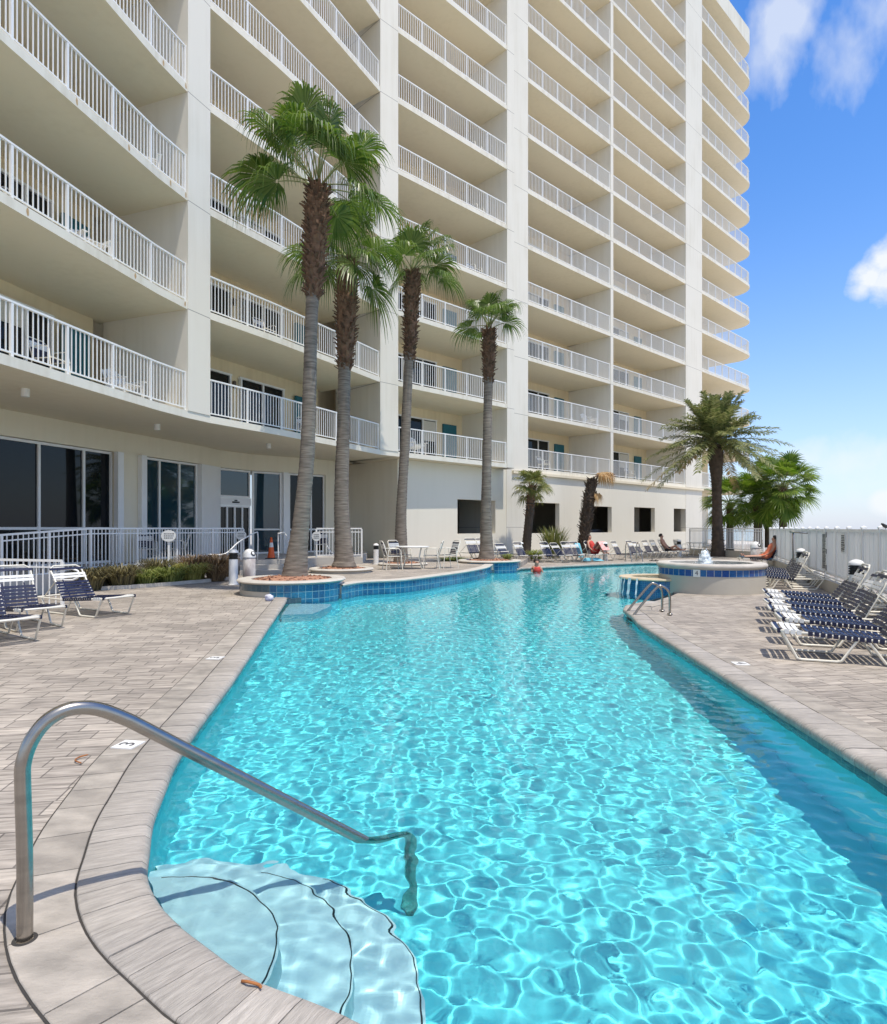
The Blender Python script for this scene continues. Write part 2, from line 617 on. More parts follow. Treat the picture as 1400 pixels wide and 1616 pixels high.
    def wall(s, pts, z0, z1, closed=False):
        """vertical strip along a plan line, UV in metres"""
        run = 0
        n = len(pts)
        for i in range(n if closed else n - 1):
            a, b = pts[i], pts[(i + 1) % n]
            l = math.hypot(b[0] - a[0], b[1] - a[1])
            s.add([(a[0], a[1], z0), (b[0], b[1], z0), (b[0], b[1], z1), (a[0], a[1], z1)], [(0, 1, 2, 3)],
                  [[(run, z0), (run + l, z0), (run + l, z1), (run, z1)]])
            run += l

    def build(s, name, mat, parent=None, smooth=False, world=False, loc=None):
        me = bpy.data.meshes.new(name)
        me.from_pydata(s.v, [], s.f)
        if s.uv:
            ul = me.uv_layers.new(name='UVMap')
            for p in me.polygons:
                t = s.uv.get(p.index)
                if t:
                    for k, li in enumerate(p.loop_indices):
                        ul.data[li].uv = t[k]
        if smooth:
            me.polygons.foreach_set('use_smooth', [True] * len(me.polygons))
        me.materials.append(MAT[mat] if isinstance(mat, str) else mat)
        o = bpy.data.objects.new(name, me)
        COL.objects.link(o)
        if parent is not None:
            o.parent = parent
            if world:
                b = parent
                off = Vector((0, 0, 0))
                while b is not None:
                    off += b.location
                    b = b.parent
                o.location = -off
        if loc is not None:
            o.location = loc
        if smooth == 'auto':
            pass
        return o


def sharp(o, deg=40):
    """smooth shading that keeps corners crisp"""
    me = o.data
    bm = bmesh.new()
    bm.from_mesh(me)
    for f in bm.faces:
        f.smooth = True
    for e in bm.edges:
        if len(e.link_faces) == 2 and e.calc_face_angle(0) > R(deg):
            e.smooth = False
    bm.to_mesh(me)
    bm.free()
    return o


def thing(name, label, cat, loc=(0, 0, 0), rz=0.0, group=None):
    o = bpy.data.objects.new(name, None)
    COL.objects.link(o)
    o.empty_display_size = .2
    o.location = loc
    o.rotation_euler = (0, 0, rz)
    return tag(o, label, cat, group)


def tag(o, label, cat, group=None):
    o['label'] = label
    o['category'] = cat
    if group:
        o['group'] = group
    return o


def struct(o):
    o['kind'] = 'structure'
    return o


def copy_tree(o, parent=None):
    c = o.copy()
    COL.objects.link(c)
    if parent is not None:
        c.parent = parent
        c.matrix_parent_inverse = o.matrix_parent_inverse.copy()
    for ch in [x for x in bpy.data.objects if x.parent == o]:
        copy_tree(ch, c)
    return c


def dup(o, label, loc, rz=0.0, scale=1.0, group=None):
    c = copy_tree(o)
    c.location = loc
    c.rotation_euler = (0, 0, rz)
    c.scale = (scale, scale, scale)
    c['label'] = label
    if group:
        c['group'] = group
    return c


def P(x, y, Y):
    """point that a photo pixel shows at distance Y"""
    return Vector(((x - 700) * Y / 1000, Y, 1.5 + (838 - y) * Y / 1000))


def spline(pts, per=6, closed=False):
    """Catmull-Rom through plan or space points"""
    P_ = [Vector(p) for p in pts]
    n = len(P_)
    out = []
    rng_ = range(n if closed else n - 1)
    for i in rng_:
        p0 = P_[(i - 1) % n] if closed or i > 0 else P_[0] * 2 - P_[1]
        p1, p2 = P_[i], P_[(i + 1) % n]
        p3 = P_[(i + 2) % n] if closed or i + 2 < n else P_[-1] * 2 - P_[-2]
        for k in range(per):
            t = k / per
            out.append(.5 * ((2 * p1) + (p2 - p0) * t + (2 * p0 - 5 * p1 + 4 * p2 - p3) * t * t + (3 * p1 - p0 - 3 * p2 + p3) * t ** 3))
    if not closed:
        out.append(P_[-1].copy())
    return out


def resample(pts, step):
    pts = [Vector(p) for p in pts]
    out = [pts[0].copy()]
    acc = 0.0
    for a, b in zip(pts, pts[1:]):
        l = (b - a).length
        t = step - acc
        while t <= l:
            out.append(a + (b - a) * (t / l))
            t += step
        acc = (acc + l) % step
    return out


def normals2(pts):
    """left-hand normals along an open plan line"""
    ns = []
    n = len(pts)
    for i in range(n):
        t = pts[min(i + 1, n - 1)] - pts[max(i - 1, 0)]
        t = Vector((t[0], t[1])).normalized()
        ns.append(Vector((-t[1], t[0])))
    return ns


def fill(outer, holes, z, name, mat):
    bm = bmesh.new()
    es = []
    for loop in [outer] + holes:
        vs = [bm.verts.new((p[0], p[1], z)) for p in loop]
        for i in range(len(vs)):
            es.append(bm.edges.new((vs[i], vs[(i + 1) % len(vs)])))
    bmesh.ops.triangle_fill(bm, use_beauty=True, use_dissolve=False, edges=es)
    bmesh.ops.recalc_face_normals(bm, faces=bm.faces)
    if bm.faces and sum(f.normal.z for f in bm.faces) < 0:
        bmesh.ops.reverse_faces(bm, faces=bm.faces)
    me = bpy.data.meshes.new(name)
    bm.to_mesh(me)
    bm.free()
    me.materials.append(MAT[mat])
    o = bpy.data.objects.new(name, me)
    COL.objects.link(o)
    return o


# ------------------------------------------------------------------ pool outline (plan, clockwise seen from above)
near = spline([(2.62, 2.3), (2.5, 1.62), (1.95, 1.28), (1.1, 1.3), (.4, 1.52), (-.31, 1.93), (-.636, 2.086), (-.855, 2.249),
               (-1.108, 2.463), (-1.30, 2.71), (-1.415, 2.97), (-1.54, 3.29), (-1.665, 3.731), (-1.774, 4.144), (-1.895, 4.81), (-2.107, 6.2)], 5)
left = near + [Vector(p) for p in ((-2.38, 7.8), (-2.66, 9.4), (-2.93, 11.0), (-3.19, 12.5), (-3.36, 13.45))]
terr = spline([(-2.36, 14.6), (-1.94, 15.5), (-.98, 16.2), (.07, 18.0), (.85, 19.6), (1.45, 21.3), (1.75, 22.95)], 5)
farb = [Vector(p) for p in ((2.72, 23.55), (2.95, 24.1), (4.9, 25.55), (7.0, 27.0), (9.0, 28.1), (10.4, 27.9), (10.9, 26.6), (10.2, 24.2), (9.0, 21.2), (7.9, 18.9), (7.0, 17.2), (6.3, 16.4))]
tip = [Vector(p) for p in ((5.0, 14.2), (4.2, 13.05), (3.55, 12.3))]
right = [Vector(p) for p in ((3.36, 11.75), (3.26, 10.9), (3.12, 10.07), (3.02, 8.6), (2.92, 7.1), (2.82, 5.5), (2.71, 3.876), (2.64, 2.8))]
POOL = left + terr + farb + tip + right
PA = sum(POOL[i].x * POOL[(i + 1) % len(POOL)].y - POOL[(i + 1) % len(POOL)].x * POOL[i].y for i in range(len(POOL)))
# clockwise: the left-hand normal points away from the water
assert PA < 0

WATER_Z, FLOOR_Z = -.10, -1.12


def setting():
    # beach and horizon
    o = MB()
    q = 3000
    o.add([(-q, -q, -2.3), (q, -q, -2.3), (q, q, -2.3), (-q, q, -2.3)], [(0, 1, 2, 3)])
    struct(o.build('ground', 'sand'))
    w = MB()
    w.add([(70, -q, -2.2), (q, -q, -2.2), (q, q, -2.2), (110, q, -2.2), (90, 60, -2.2)], [(0, 1, 2, 3, 4)])
    struct(w.build('sea', 'sea'))
    # the deck, with the pool cut out of it (coping reaches over the edge)
    deckout = [(-40, -9), (9.0, -9), (9.0, 8.0), (14.6, 26.2), (22, 42), (30, 60), (-40, 60)]
    hole = []
    nl = normals2(POOL)
    for i, p in enumerate(POOL):
        hole.append((p.x + nl[i].x * .12, p.y + nl[i].y * .12))
    d = fill(deckout, [hole], 0.0, 'pool_deck', 'paver')
    struct(d)
    e = MB()
    e.wall(deckout, -2.3, 0, True)
    struct(e.build('deck_edge', 'concrete'))
    # pool shell
    sh = MB()
    sh.wall(POOL, FLOOR_Z, -.21, True)
    w = sh.build('pool_wall', 'plaster')
    struct(w)
    wt = MB()
    wt.wall(POOL, -.21, .0, True)
    w2 = wt.build('pool_waterline', 'tiledk')
    struct(w2)
    f = fill([(p.x, p.y) for p in POOL], [], FLOOR_Z, 'pool_floor', 'plaster')
    struct(f)
    for o_ in (w, w2, f):
        o_.cycles.is_caustics_receiver = True
    # entry steps: rings round one point at the pool's near left bend
    for k, (cx, cy, rad, z) in enumerate(((-1.259, 2.465, .604, -.27), (-1.192, 2.493, .834, -.47), (-1.211, 2.403, 1.148, -.67))):
        poly = clip_disc(cx, cy, rad)
        b = MB()
        b.prism(poly, FLOOR_Z + .002 * k, z, bottom=False)
        s_ = b.build('pool_step', 'stepp')
        struct(s_)
        s_.cycles.is_caustics_receiver = True
        nb = MB()
        arc = [(cx + (rad - .012) * math.cos(a), cy + (rad - .012) * math.sin(a)) for a in np.linspace(-1.4, (1.85, 1.25, 1.05)[k], 60)]
        arc = [p for p in arc if point_in(p[0], p[1]) and point_in(p[0] - .06, p[1]) and point_in(p[0] - .03, p[1] - .05)]
        nb.tube([(x, y, z) for x, y in arc], .0036, 6)
        n_ = nb.build('step_nosing', 'nosing')
        struct(n_)
        n_.cycles.is_caustics_receiver = True
    # underwater bench beside the round planter
    b = MB()
    b.prism([(-3.05, 11.9), (-2.5, 12.0), (-2.36, 12.9), (-2.4, 13.6), (-3.3, 13.6)], FLOOR_Z, -.24, bottom=False)
    s_ = b.build('pool_step', 'stepp')
    struct(s_)
    s_.cycles.is_caustics_receiver = True


def point_in(x, y):
    c = False
    n = len(POOL)
    j = n - 1
    for i in range(n):
        a, b = POOL[i], POOL[j]
        if (a.y > y) != (b.y > y) and x < (b.x - a.x) * (y - a.y) / (b.y - a.y) + a.x:
            c = not c
        j = i
    return c


def clip_disc(cx, cy, rad):
    """the part of a disc that lies in the pool, as a polygon from its centre side"""
    pts = []
    for a in np.linspace(-math.pi, math.pi, 220, endpoint=False):
        r = rad
        x, y = cx + r * math.cos(a), cy + r * math.sin(a)
        if not point_in(x, y):
            # walk back until inside (or stop near the wall)
            lo = None
            for rr in np.linspace(rad, .02, 90):
                x, y = cx + rr * math.cos(a), cy + rr * math.sin(a)
                if point_in(x, y):
                    lo = rr
                    break
            if lo is None:
                continue
            x, y = cx + (lo + .02) * math.cos(a), cy + (lo + .02) * math.sin(a)
        pts.append((x, y))
    return pts


def coping_run(line, name_seed):
    """bullnose coping stones and one border course along a plan line; the water is on the right-hand side"""
    rnd = random.Random(name_seed)
    line = [Vector(p) for p in line]
    fine = resample(line, .02)
    ns = normals2(fine)
    # smooth normals
    prof = [(-.005, -.075), (-.028, -.06), (-.036, -.035), (-.030, -.010), (-.010, .008), (.03, .013), (.228, .013), (.234, .006), (.234, -.03)]
    cop = MB()
    i = 0
    while i < len(fine) - 6:
        st = rnd.choice((5, 6, 6, 7, 7, 8))
        j = min(i + st, len(fine) - 1)
        vs, vuv = [], []
        u0, v0 = rnd.uniform(0, 9), rnd.uniform(0, 9)
        dz = rnd.uniform(-.0025, .0025)
        steps = (i, (i + j) // 2, j)
        for q, s_ in enumerate(steps):
            p, n = fine[s_], ns[s_]
            t = Vector((n.y, -n.x))
            sh = .0022 if q == 0 else (-.0022 if q == 2 else 0)
            for d, z in prof:
                vs.append((p.x + n.x * d + t.x * sh, p.y + n.y * d + t.y * sh, z + dz))
                vuv.append((d + z + u0, s_ * .02 + v0))
        m = len(prof)
        fs = []
        for q in range(2):
            for k in range(m - 1):
                fs.append((q * m + k, q * m + k + 1, (q + 1) * m + k + 1, (q + 1) * m + k))
        fs.append(tuple(range(m)))
        fs.append(tuple(2 * m + k for k in range(m - 1, -1, -1)))
        cop.add(vs, fs, [[vuv[k] for k in f_] for f_ in fs])
        i = j
    o = cop.build('pool_coping', 'coping')
    sharp(o, 50)
    struct(o)
    # dark joint under the stones and the border course
    jb = MB()
    for a in range(0, len(fine) - 4, 4):
        b = min(a + 4, len(fine) - 1)
        q = []
        for s_, d in ((a, .10), (b, .10), (b, .478), (a, .478)):
            q.append((fine[s_].x + ns[s_].x * d, fine[s_].y + ns[s_].y * d, .004))
        jb.add(q, [(0, 1, 2, 3)])
    struct(jb.build('paving_joint', 'joint'))
    bo = MB()
    i = 0
    while i < len(fine) - 8:
        st = rnd.choice((9, 12, 15, 15, 18))
        j = min(i + st, len(fine) - 1)
        k_ = max(2, (j - i) // 4)
        idx = [i + round((j - i) * q / k_) for q in range(k_ + 1)]
        vs = []
        for q, s_ in enumerate(idx):
            p, n = fine[s_], ns[s_]
            t = Vector((n.y, -n.x))
            sh = .0035 if q == 0 else (-.0035 if q == k_ else 0)
            for d, z in ((.243, -.01), (.243, .006), (.246, .009), (.467, .009), (.470, .006), (.470, -.01)):
                vs.append((p.x + n.x * d + t.x * sh, p.y + n.y * d + t.y * sh, z))
        fs = []
        for q in range(k_):
            for k in range(5):
                fs.append((q * 6 + k, q * 6 + k + 1, (q + 1) * 6 + k + 1, (q + 1) * 6 + k))
        fs.append(tuple(range(6)))
        fs.append(tuple(k_ * 6 + k for k in range(5, -1, -1)))
        bo.add(vs, fs)
        i = j
    struct(bo.build('border_paving', 'border'))


def water():
    rng = np.random.default_rng(5)
    ys = [1.0]
    while ys[-1] < 28.6:
        ys.append(ys[-1] + max(.0145, ys[-1] * .0045))
    ys = np.array(ys)
    xs = np.arange(-3.8, 11.2, .0175)
    X, Y = np.meshgrid(xs, ys)
    Z = np.zeros_like(X)
    for i in range(140):
        lam = math.exp(rng.uniform(math.log(.07), math.log(.25)))
        k = 2 * math.pi / lam
        th = rng.normal(R(70), 1.2)
        a = .000175 * (lam / .16) ** 1.15
        Z += a * np.sin(k * (X * math.cos(th) + Y * math.sin(th)) + rng.uniform(0, 6.28))
    Z = Z + WATER_Z
    # keep cells in or just past the outline
    px = np.array([[p.x, p.y] for p in POOL])

    def inside(X, Y):
        c = np.zeros(X.shape, bool)
        n = len(px)
        j = n - 1
        for i in range(n):
            xi, yi = px[i]
            xj, yj = px[j]
            if yi != yj:
                cond = ((yi > Y) != (yj > Y)) & (X < (xj - xi) * (Y - yi) / (yj - yi) + xi)
                c ^= cond
            j = i
        return c
    ins = inside(X, Y)
    near_ = ins.copy()
    for sx, sy in ((1, 0), (-1, 0), (0, 1), (0, -1)):
        near_ |= np.roll(np.roll(ins, sx, 1), sy, 0)
    ny, nx = X.shape
    cell = ins[:-1, :-1] | ins[1:, :-1] | ins[:-1, 1:] | ins[1:, 1:]
    ids = np.arange(nx * ny).reshape(ny, nx)
    fcs = np.stack([ids[:-1, :-1][cell], ids[:-1, 1:][cell], ids[1:, 1:][cell], ids[1:, :-1][cell]], -1)
    used = np.unique(fcs)
    remap = -np.ones(nx * ny, int)
    remap[used] = np.arange(len(used))
    vs = np.stack([X, Y, Z], -1).reshape(-1, 3)[used]
    b = MB()
    b.v = [tuple(v) for v in vs.tolist()]
    b.f = [tuple(f) for f in remap[fcs].tolist()]
    o = b.build('water', 'water', smooth=True)
    struct(o)
    o.cycles.is_caustics_caster = True


setting()
coping_run(left[12:] + [Vector((-3.42, 13.75))], 1)
coping_run(list(tip[1:]) + list(right) + [Vector((2.62, 2.3)), Vector((2.5, 1.62))], 2)
coping_run(farb[:7], 3)
water()


# ------------------------------------------------------------------ the condominium
NL = 14                                     # level 14 is the roof slab
Zs = [Z1 + FLOOR_H * k for k in range(NL)]
ST = .20                                    # slab thickness
V2 = lambda x, y: Vector((x, y))


def perp_back(a, b):
    """unit plan vector pointing into the building from a front edge drawn left to right"""
    d = (b - a).normalized()
    return V2(-d.y, d.x)


B1 = [V2(-9.62, 1.0), V2(-9.05, 5.5), V2(-8.47, 9.2), V2(-8.07, 11.5), V2(-7.70, 13.58), V2(-7.24, 16.1), V2(-6.95, 17.2)]
C1 = [V2(-6.95, 17.2), V2(-6.64, 18.0)]
B2 = [V2(-6.64, 18.0), V2(-5.30, 20.35), V2(-3.95, 22.98), V2(-2.58, 25.75)]
C2 = [V2(-2.58, 25.75), V2(-1.90, 26.42)]
B3 = [V2(-1.90, 26.42), V2(.6, 28.85), V2(3.13, 31.3)]
C3a = [V2(3.13, 31.3), V2(3.52, 31.68)]
C3b = [V2(3.2, 32.32), V2(4.458, 33.52)]
B4 = [V2(4.458, 33.52), V2(7.4, 36.32), V2(10.3, 39.07)]
CP = [V2(10.3, 39.07), V2(10.52, 39.28)]
B5 = [V2(10.52, 39.28), V2(14.0, 42.6), V2(17.57, 45.99)]
C4 = [V2(17.57, 45.99), V2(19.5, 47.83)]
BE = [V2(19.5, 47.83), V2(23.0, 51.2), V2(26.0, 54.05)]
DEPTH = 3.1


def offs(line, d):
    """a front line moved d into the building"""
    out = []
    n = len(line)
    for i in range(n):
        a, b = line[max(i - 1, 0)], line[min(i + 1, n - 1)]
        out.append(line[i] + perp_back(a, b) * d)
    return out


def railing_mesh(line, z0, h=1.06, post=1.4, gap=.125, bar=.02, inset=.07, rail=.05):
    """posts, pickets, top and bottom rail along a plan line"""
    b = MB()
    ln = offs(line, inset) if inset else [V2(p[0], p[1]) for p in line]
    tot = sum((ln[i + 1] - ln[i]).length for i in range(len(ln) - 1))
    npan = max(1, round(tot / post))
    for i in range(len(ln) - 1):
        p, q = ln[i], ln[i + 1]
        b.bar((p.x, p.y, z0 + h - .02), (q.x, q.y, z0 + h - .02), rail + .01, .042)
        b.bar((p.x, p.y, z0 + .085), (q.x, q.y, z0 + .085), .035, .03)

    def at(s):
        for i in range(len(ln) - 1):
            l = (ln[i + 1] - ln[i]).length
            if s <= l or i == len(ln) - 2:
                return ln[i] + (ln[i + 1] - ln[i]) * (s / l), math.atan2(*(ln[i + 1] - ln[i]).yx)
            s -= l
    for k in range(npan + 1):
        s = min(max(tot * k / npan, .03), tot - .03)
        p, a = at(s)
        b.box((p.x, p.y, z0 + (h - .045) / 2), (.055, .055, h - .045), a)
    pan = tot / npan
    m = max(2, round(pan / gap))
    for k in range(npan):
        for j in range(1, m):
            p, a = at(tot * k / npan + pan * j / m)
            hx = bar / 2
            ca, sa = math.cos(a) * hx, math.sin(a) * hx
            za, zb = z0 + .10, z0 + h - .04
            c4 = [(p.x - ca + sa, p.y - sa - ca), (p.x + ca + sa, p.y + sa - ca), (p.x + ca - sa, p.y + sa + ca), (p.x - ca - sa, p.y - sa + ca)]
            vs = [(x, y, za) for x, y in c4] + [(x, y, zb) for x, y in c4]
            b.add(vs, [(0, 1, 5, 4), (1, 2, 6, 5), (2, 3, 7, 6), (3, 0, 4, 7)])
    return b


rdoor = random.Random(31)
MAT['blindcloth'] = M('blind cloth', (.62, .60, .54), (.52, .50, .44), 5, .8, stretch=(1, 1, 20))
MAT['lampdark'] = M('bronze lamp', (.10, .08, .06), None, 5, .4)


def building():
    T = thing('condominium_tower', 'cream high rise condominium with stacked white railed balconies curving round the pool', 'building', (4.0, 40.0, 0))
    kw = dict(parent=T, world=True)
    bays = [('B1', B1), ('B2', B2), ('B3', B3), ('B4', B4), ('B5', B5)]
    # piers and party walls between the bays
    def pier(line, z0, z1, d=DEPTH, name='pier', mat='pier', front=0.0):
        u = perp_back(line[0], line[-1])
        b = MB()
        a, c = line[0] - u * front, line[-1] - u * front
        b.prism([a, c, c + u * (d + front), a + u * (d + front)], z0, z1)
        return b.build(name, mat, **kw)
    top = Zs[-1]
    pier(C1, Z1 + ST + .003, top - .003, front=.02)
    pier(C2, Z1 + ST + .003, top - .003, front=.02)
    pier(C3a, Z1, top - .003, front=.02)
    pier(C3b, .0, top - .003, d=3.4, front=.02)
    pier(CP, Z1, top - .003, front=.012)
    pier(C4, .0, top - .003, d=6, front=.02)
    # floor slabs: their back corners run into the piers; edges and tops get the sunlit copy of one paint
    def slab_poly(line, dd):
        bk = offs(line, dd)
        bk[0] = bk[0] - (line[1] - line[0]).normalized() * .45
        bk[-1] = bk[-1] + (line[-1] - line[-2]).normalized() * .45
        return list(line) + bk[::-1]

    def tint_lit_faces(o):  # soffits keep the shaded tan, other faces take the painted sunlit tone
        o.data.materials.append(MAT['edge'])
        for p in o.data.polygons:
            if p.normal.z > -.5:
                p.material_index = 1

    lob_back = [V2(-4.2, 29.8), V2(-9.5, 28.0), V2(-14.5, 17), V2(-15, 1.0)]
    for k, z in enumerate(Zs):
        hgt = ST if k < NL - 1 else 1.4
        if k == 0:
            b = MB()
            b.prism(B1 + C1[1:] + B2[1:] + C2[1:] + [C2[1] + perp_back(*C2) * 3.3] + lob_back, z, z + ST)
            tint_lit_faces(b.build('floor_slab', 'slab', **kw))
        else:
            for line in (B1, B2):
                b = MB()
                b.prism(slab_poly(line, DEPTH + .2), z, z + hgt)
                tint_lit_faces(b.build('floor_slab', 'slab', **kw))
        for line in (B3, B4, B5):
            b = MB()
            b.prism(slab_poly(line, DEPTH + .2), z, z + hgt)
            tint_lit_faces(b.build('floor_slab', 'slab', **kw))
        # end bay with a rounded outer corner
        u = perp_back(BE[0], BE[-1])
        d = (BE[-1] - BE[0]).normalized()
        r = 1.7
        c = BE[-1] + u * r + d * 0
        arc = [c + d * (r * math.sin(t)) - u * (r * math.cos(t)) for t in np.linspace(0, math.pi / 2, 9)]
        poly = [BE[0]] + arc + [arc[-1] + u * 3.2, BE[0] + u * 4.9]
        b = MB()
        b.prism(poly, z, z + hgt)
        tint_lit_faces(b.build('floor_slab', 'slab', **kw))
    # rear walls of the balconies, one tall wall per bay
    for nme, line in bays:
        o = offs(line, DEPTH)
        b = MB()
        b.prism(o + offs(line, DEPTH + .25)[::-1], Z1 + (ST if nme in ('B1', 'B2') else 0), top)
        b.build('rear_wall', 'cream', **kw)
    u = perp_back(BE[0], BE[-1])
    b = MB()
    b.prism([BE[0] + u * 3.0, BE[-1] + u * 3.0 - (BE[-1] - BE[0]) * .12, BE[-1] + u * 9 - (BE[-1] - BE[0]) * .12, BE[0] + u * 9], 0, top)
    b.build('rear_wall', 'cream', **kw)
    # main block behind, so that the tower is a solid from any side
    b = MB()
    b.prism([V2(-15.5, 1), V2(-13.2, 14), V2(-9.8, 21.3), V2(-5.2, 29.9), V2(2.0, 36.9), V2(15.2, 49.7), V2(20, 54.5), V2(14, 60), V2(-8, 44), V2(-20, 26), V2(-25, 1)], Z1 + ST + .05, top + 1.2)
    b.build('main_block', 'cream', **kw)
    # railings: one mesh per bay, set at every floor
    for nme, line in bays + [('BE', BE)]:
        l = list(line)
        if nme == 'BE':
            l = [BE[0]] + [BE[0] + (BE[-1] - BE[0]) * .5] + arc[::2]
        post = {'B1': 1.4, 'B2': 1.45, 'B3': 1.4, 'B4': 1.33, 'B5': 1.62, 'BE': 1.35}[nme]
        first = None
        for k in range(NL - 1):
            if first is None:
                first = railing_mesh(l, ST, post=post).build('railing', 'white', parent=T)
                o = first
            else:
                o = first.copy()
                COL.objects.link(o)
            o.location = Vector((0, 0, Zs[k])) - T.location
    # sliding doors and teal doors on the floors one can look into
    for nme, line in bays:
        o = offs(line, DEPTH)
        a, c = o[0] if nme != 'B1' else o[3], o[-1]
        d = (c - a).normalized()
        u = perp_back(a, c)
        L_ = (c - a).length
        ang = math.atan2(d.y, d.x)
        for k in range(6):
            z = Zs[k] + ST
            for s0, wd in ((.10, .30), (.46, .26)):
                m = a + d * (L_ * (s0 + wd / 2))
                # true position on the (possibly bent) rear wall
                w_ = L_ * wd
                q = m - u * .05 - u * (.12 if nme in ('B1', 'B2') else 0)
                b = MB()
                t = .07
                b.box((q.x, q.y, z + 2.25), (w_ + .14, .12, t), ang)
                for sx in (-.5, 0, .5):
                    e = q + d * (w_ * sx)
                    b.box((e.x, e.y, z + 1.105), (t, .12, 2.21), ang)
                f = b.build('sliding_door', 'white', **kw)
                g = MB()
                for sx in (-.25, .25):
                    e = q + d * (w_ * sx) + u * .02
                    g.box((e.x, e.y, z + 1.105), (w_ / 2 - t, .03, 2.205), ang)
                g.build('pane', 'glass', parent=f, world=True)
                if rdoor.random() < .45:
                    h_ = rdoor.choice((.5, 1.0, 2.1))
                    e = q + d * (w_ * rdoor.choice((-.25, .25))) - u * .005
                    bl = MB()
                    bl.box((e.x, e.y, z + 2.18 - h_ / 2), (w_ / 2 - t - .01, .012, h_), ang)
                    bl.build('blind', 'blindcloth', parent=f, world=True)
            lq = a + d * (L_ * .425) - u * (.06 + (.12 if nme in ('B1', 'B2') else 0))
            lb_ = MB()
            lb_.lathe([(.05, -.12), (.07, -.02), (.07, .10), (.03, .14)], (lq.x, lq.y, z + 1.95), 10)
            lb_.build('wall_lamp', 'lampdark', **kw)
            # teal door at the right-hand end
            q = a + d * (L_ * .86) - u * (.06 + (.12 if nme in ('B1', 'B2') else 0))
            b = MB()
            b.box((q.x, q.y, z + 1.08), (.95, .09, 2.16), ang)
            b.build('door', 'teal', **kw)
    # ---- ground floor under the straight bays: wall with garage openings
    O = V2(-1.97, 27.4)
    du = (V2(17.57, 45.99) - V2(4.458, 33.52)).normalized()
    dn = perp_back(V2(4.458, 33.52), V2(17.57, 45.99))

    def s_at(px):
        k = (px - 700) / 1000
        return (O.x - k * O.y) / (k * du.y - du.x)
    wins = []
    for x0, x1, y0, y1 in ((722, 782, 793, 846), (836.6, 883, 797.5, 845.5), (925, 965.5, 803, 844.5), (1001, 1033.5, 805, 843.5), (1063.5, 1090, 807, 843)):
        sa, sb = s_at(x0), s_at(x1)
        Ym = O.y + du.y * (sa + sb) / 2
        wins.append((sa, sb, 1.5 - (y1 - 838) * Ym / 1000, 1.5 + (838 - y0) * Ym / 1000))
    send = (C4[0] - O).dot(du)
    th = .28
    wb = MB()

    def piece(s0, s1, z0, z1):
        a, c = O + du * s0, O + du * s1
        wb.prism([a, c, c + dn * th, a + dn * th], z0, z1)
    prev = 0.0
    for sa, sb, z0, z1 in wins:
        piece(prev, sa, 0, Z1 - .004)
        piece(sa, sb, 0, z0)
        piece(sa, sb, z1, Z1 - .004)
        prev = sb
    piece(prev, send, 0, Z1 - .004)
    wb.build('ground_wall', 'ground', **kw)
    # ledge mouldings over the ground floor of the flush bays
    mb = MB()
    s0 = (V2(3.5, 32.62) - O).dot(du)
    a, c = O + du * s0 - dn * .14, O + du * (send + 2.7) - dn * .14
    mb.prism([a, c, c + dn * .135, a + dn * .135], Z1 - .16, Z1 - .02)
    mb.build('ledge', 'slab', **kw)
    # garage behind the openings
    gb = MB()
    a, c = O + du * .3 + dn * (th + .01), O + du * (send - .2) + dn * (th + .01)
    a2, c2 = a + dn * 7, c + dn * 7
    for p, q in ((a2, c2), (a, a2), (c, c2)):
        gb.add([(p.x, p.y, .02), (q.x, q.y, .02), (q.x, q.y, 4.4), (p.x, p.y, 4.4)], [(0, 1, 2, 3)])
    gb.add([(p.x, p.y, .02) for p in (a, c, c2, a2)], [(0, 1, 2, 3)])
    gb.add([(p.x, p.y, 4.4) for p in (a, c, c2, a2)], [(3, 2, 1, 0)])
    gb.build('garage_interior', 'dark', **kw)
    cb = MB()
    for s in (3.2, 10.6, 15.9, 22.5, 26.4):
        p = O + du * s + dn * 1.6
        cb.box((p.x, p.y, 2.2), (.55, .55, 4.38), math.atan2(du.y, du.x))
    cb.build('garage_column', 'beige', **kw)
    # side wall turning back from the corner, and the dark passage next to it
    sb = MB()
    a = O
    c = O + dn * 4.6
    sb.prism([a - du * .02, a - du * .02 + dn * 4.6, a + du * .25 + dn * 4.6, a + du * .25 + dn * (th + .004), a - du * .0 + dn * (th + .004), a - du * 0], 0, Z1 - .004)
    sb.build('side_wall', 'lobby', **kw)
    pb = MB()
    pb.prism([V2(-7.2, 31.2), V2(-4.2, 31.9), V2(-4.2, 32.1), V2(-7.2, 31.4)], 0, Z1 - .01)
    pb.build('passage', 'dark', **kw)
    # end of the ground floor beyond the last pier
    eb = MB()
    a, c = O + du * (send + 2.7) + dn * 2.4, O + du * (send + 9) + dn * 2.4
    eb.prism([a, c, c + dn * .3, a + dn * .3], 0, Z1 - .004)
    eb.build('ground_wall', 'ground', **kw)
    for s in (send + 3.4, send + 7.2):
        p = O + du * s + dn * 2.37
        w_ = MB()
        w_.box((p.x, p.y, 1.9), (.75, .08, 2.6), math.atan2(du.y, du.x))
        w_.build('window', 'glass', **kw)
    # ---- lobby front
    FZ = .45
    LW = [V2(-12.9, 8.5), V2(-11.25, 15.2), V2(-10.02, 19.35), V2(-8.80, 22.95), V2(-8.55, 24.2), V2(-7.75, 25.55), V2(-6.68, 26.4), V2(-4.80, 28.0), V2(-5.6, 29.0)]
    HZ = 3.84
    fb = MB()
    fb.prism(LW + [p for p in (V2(-6.6, 29.6), V2(-9.4, 26.5), V2(-10.3, 23), V2(-12, 19), V2(-13.4, 14), V2(-14.5, 8.5))], HZ, Z1 - .004)
    fb.build('fascia', 'lobby', **kw)

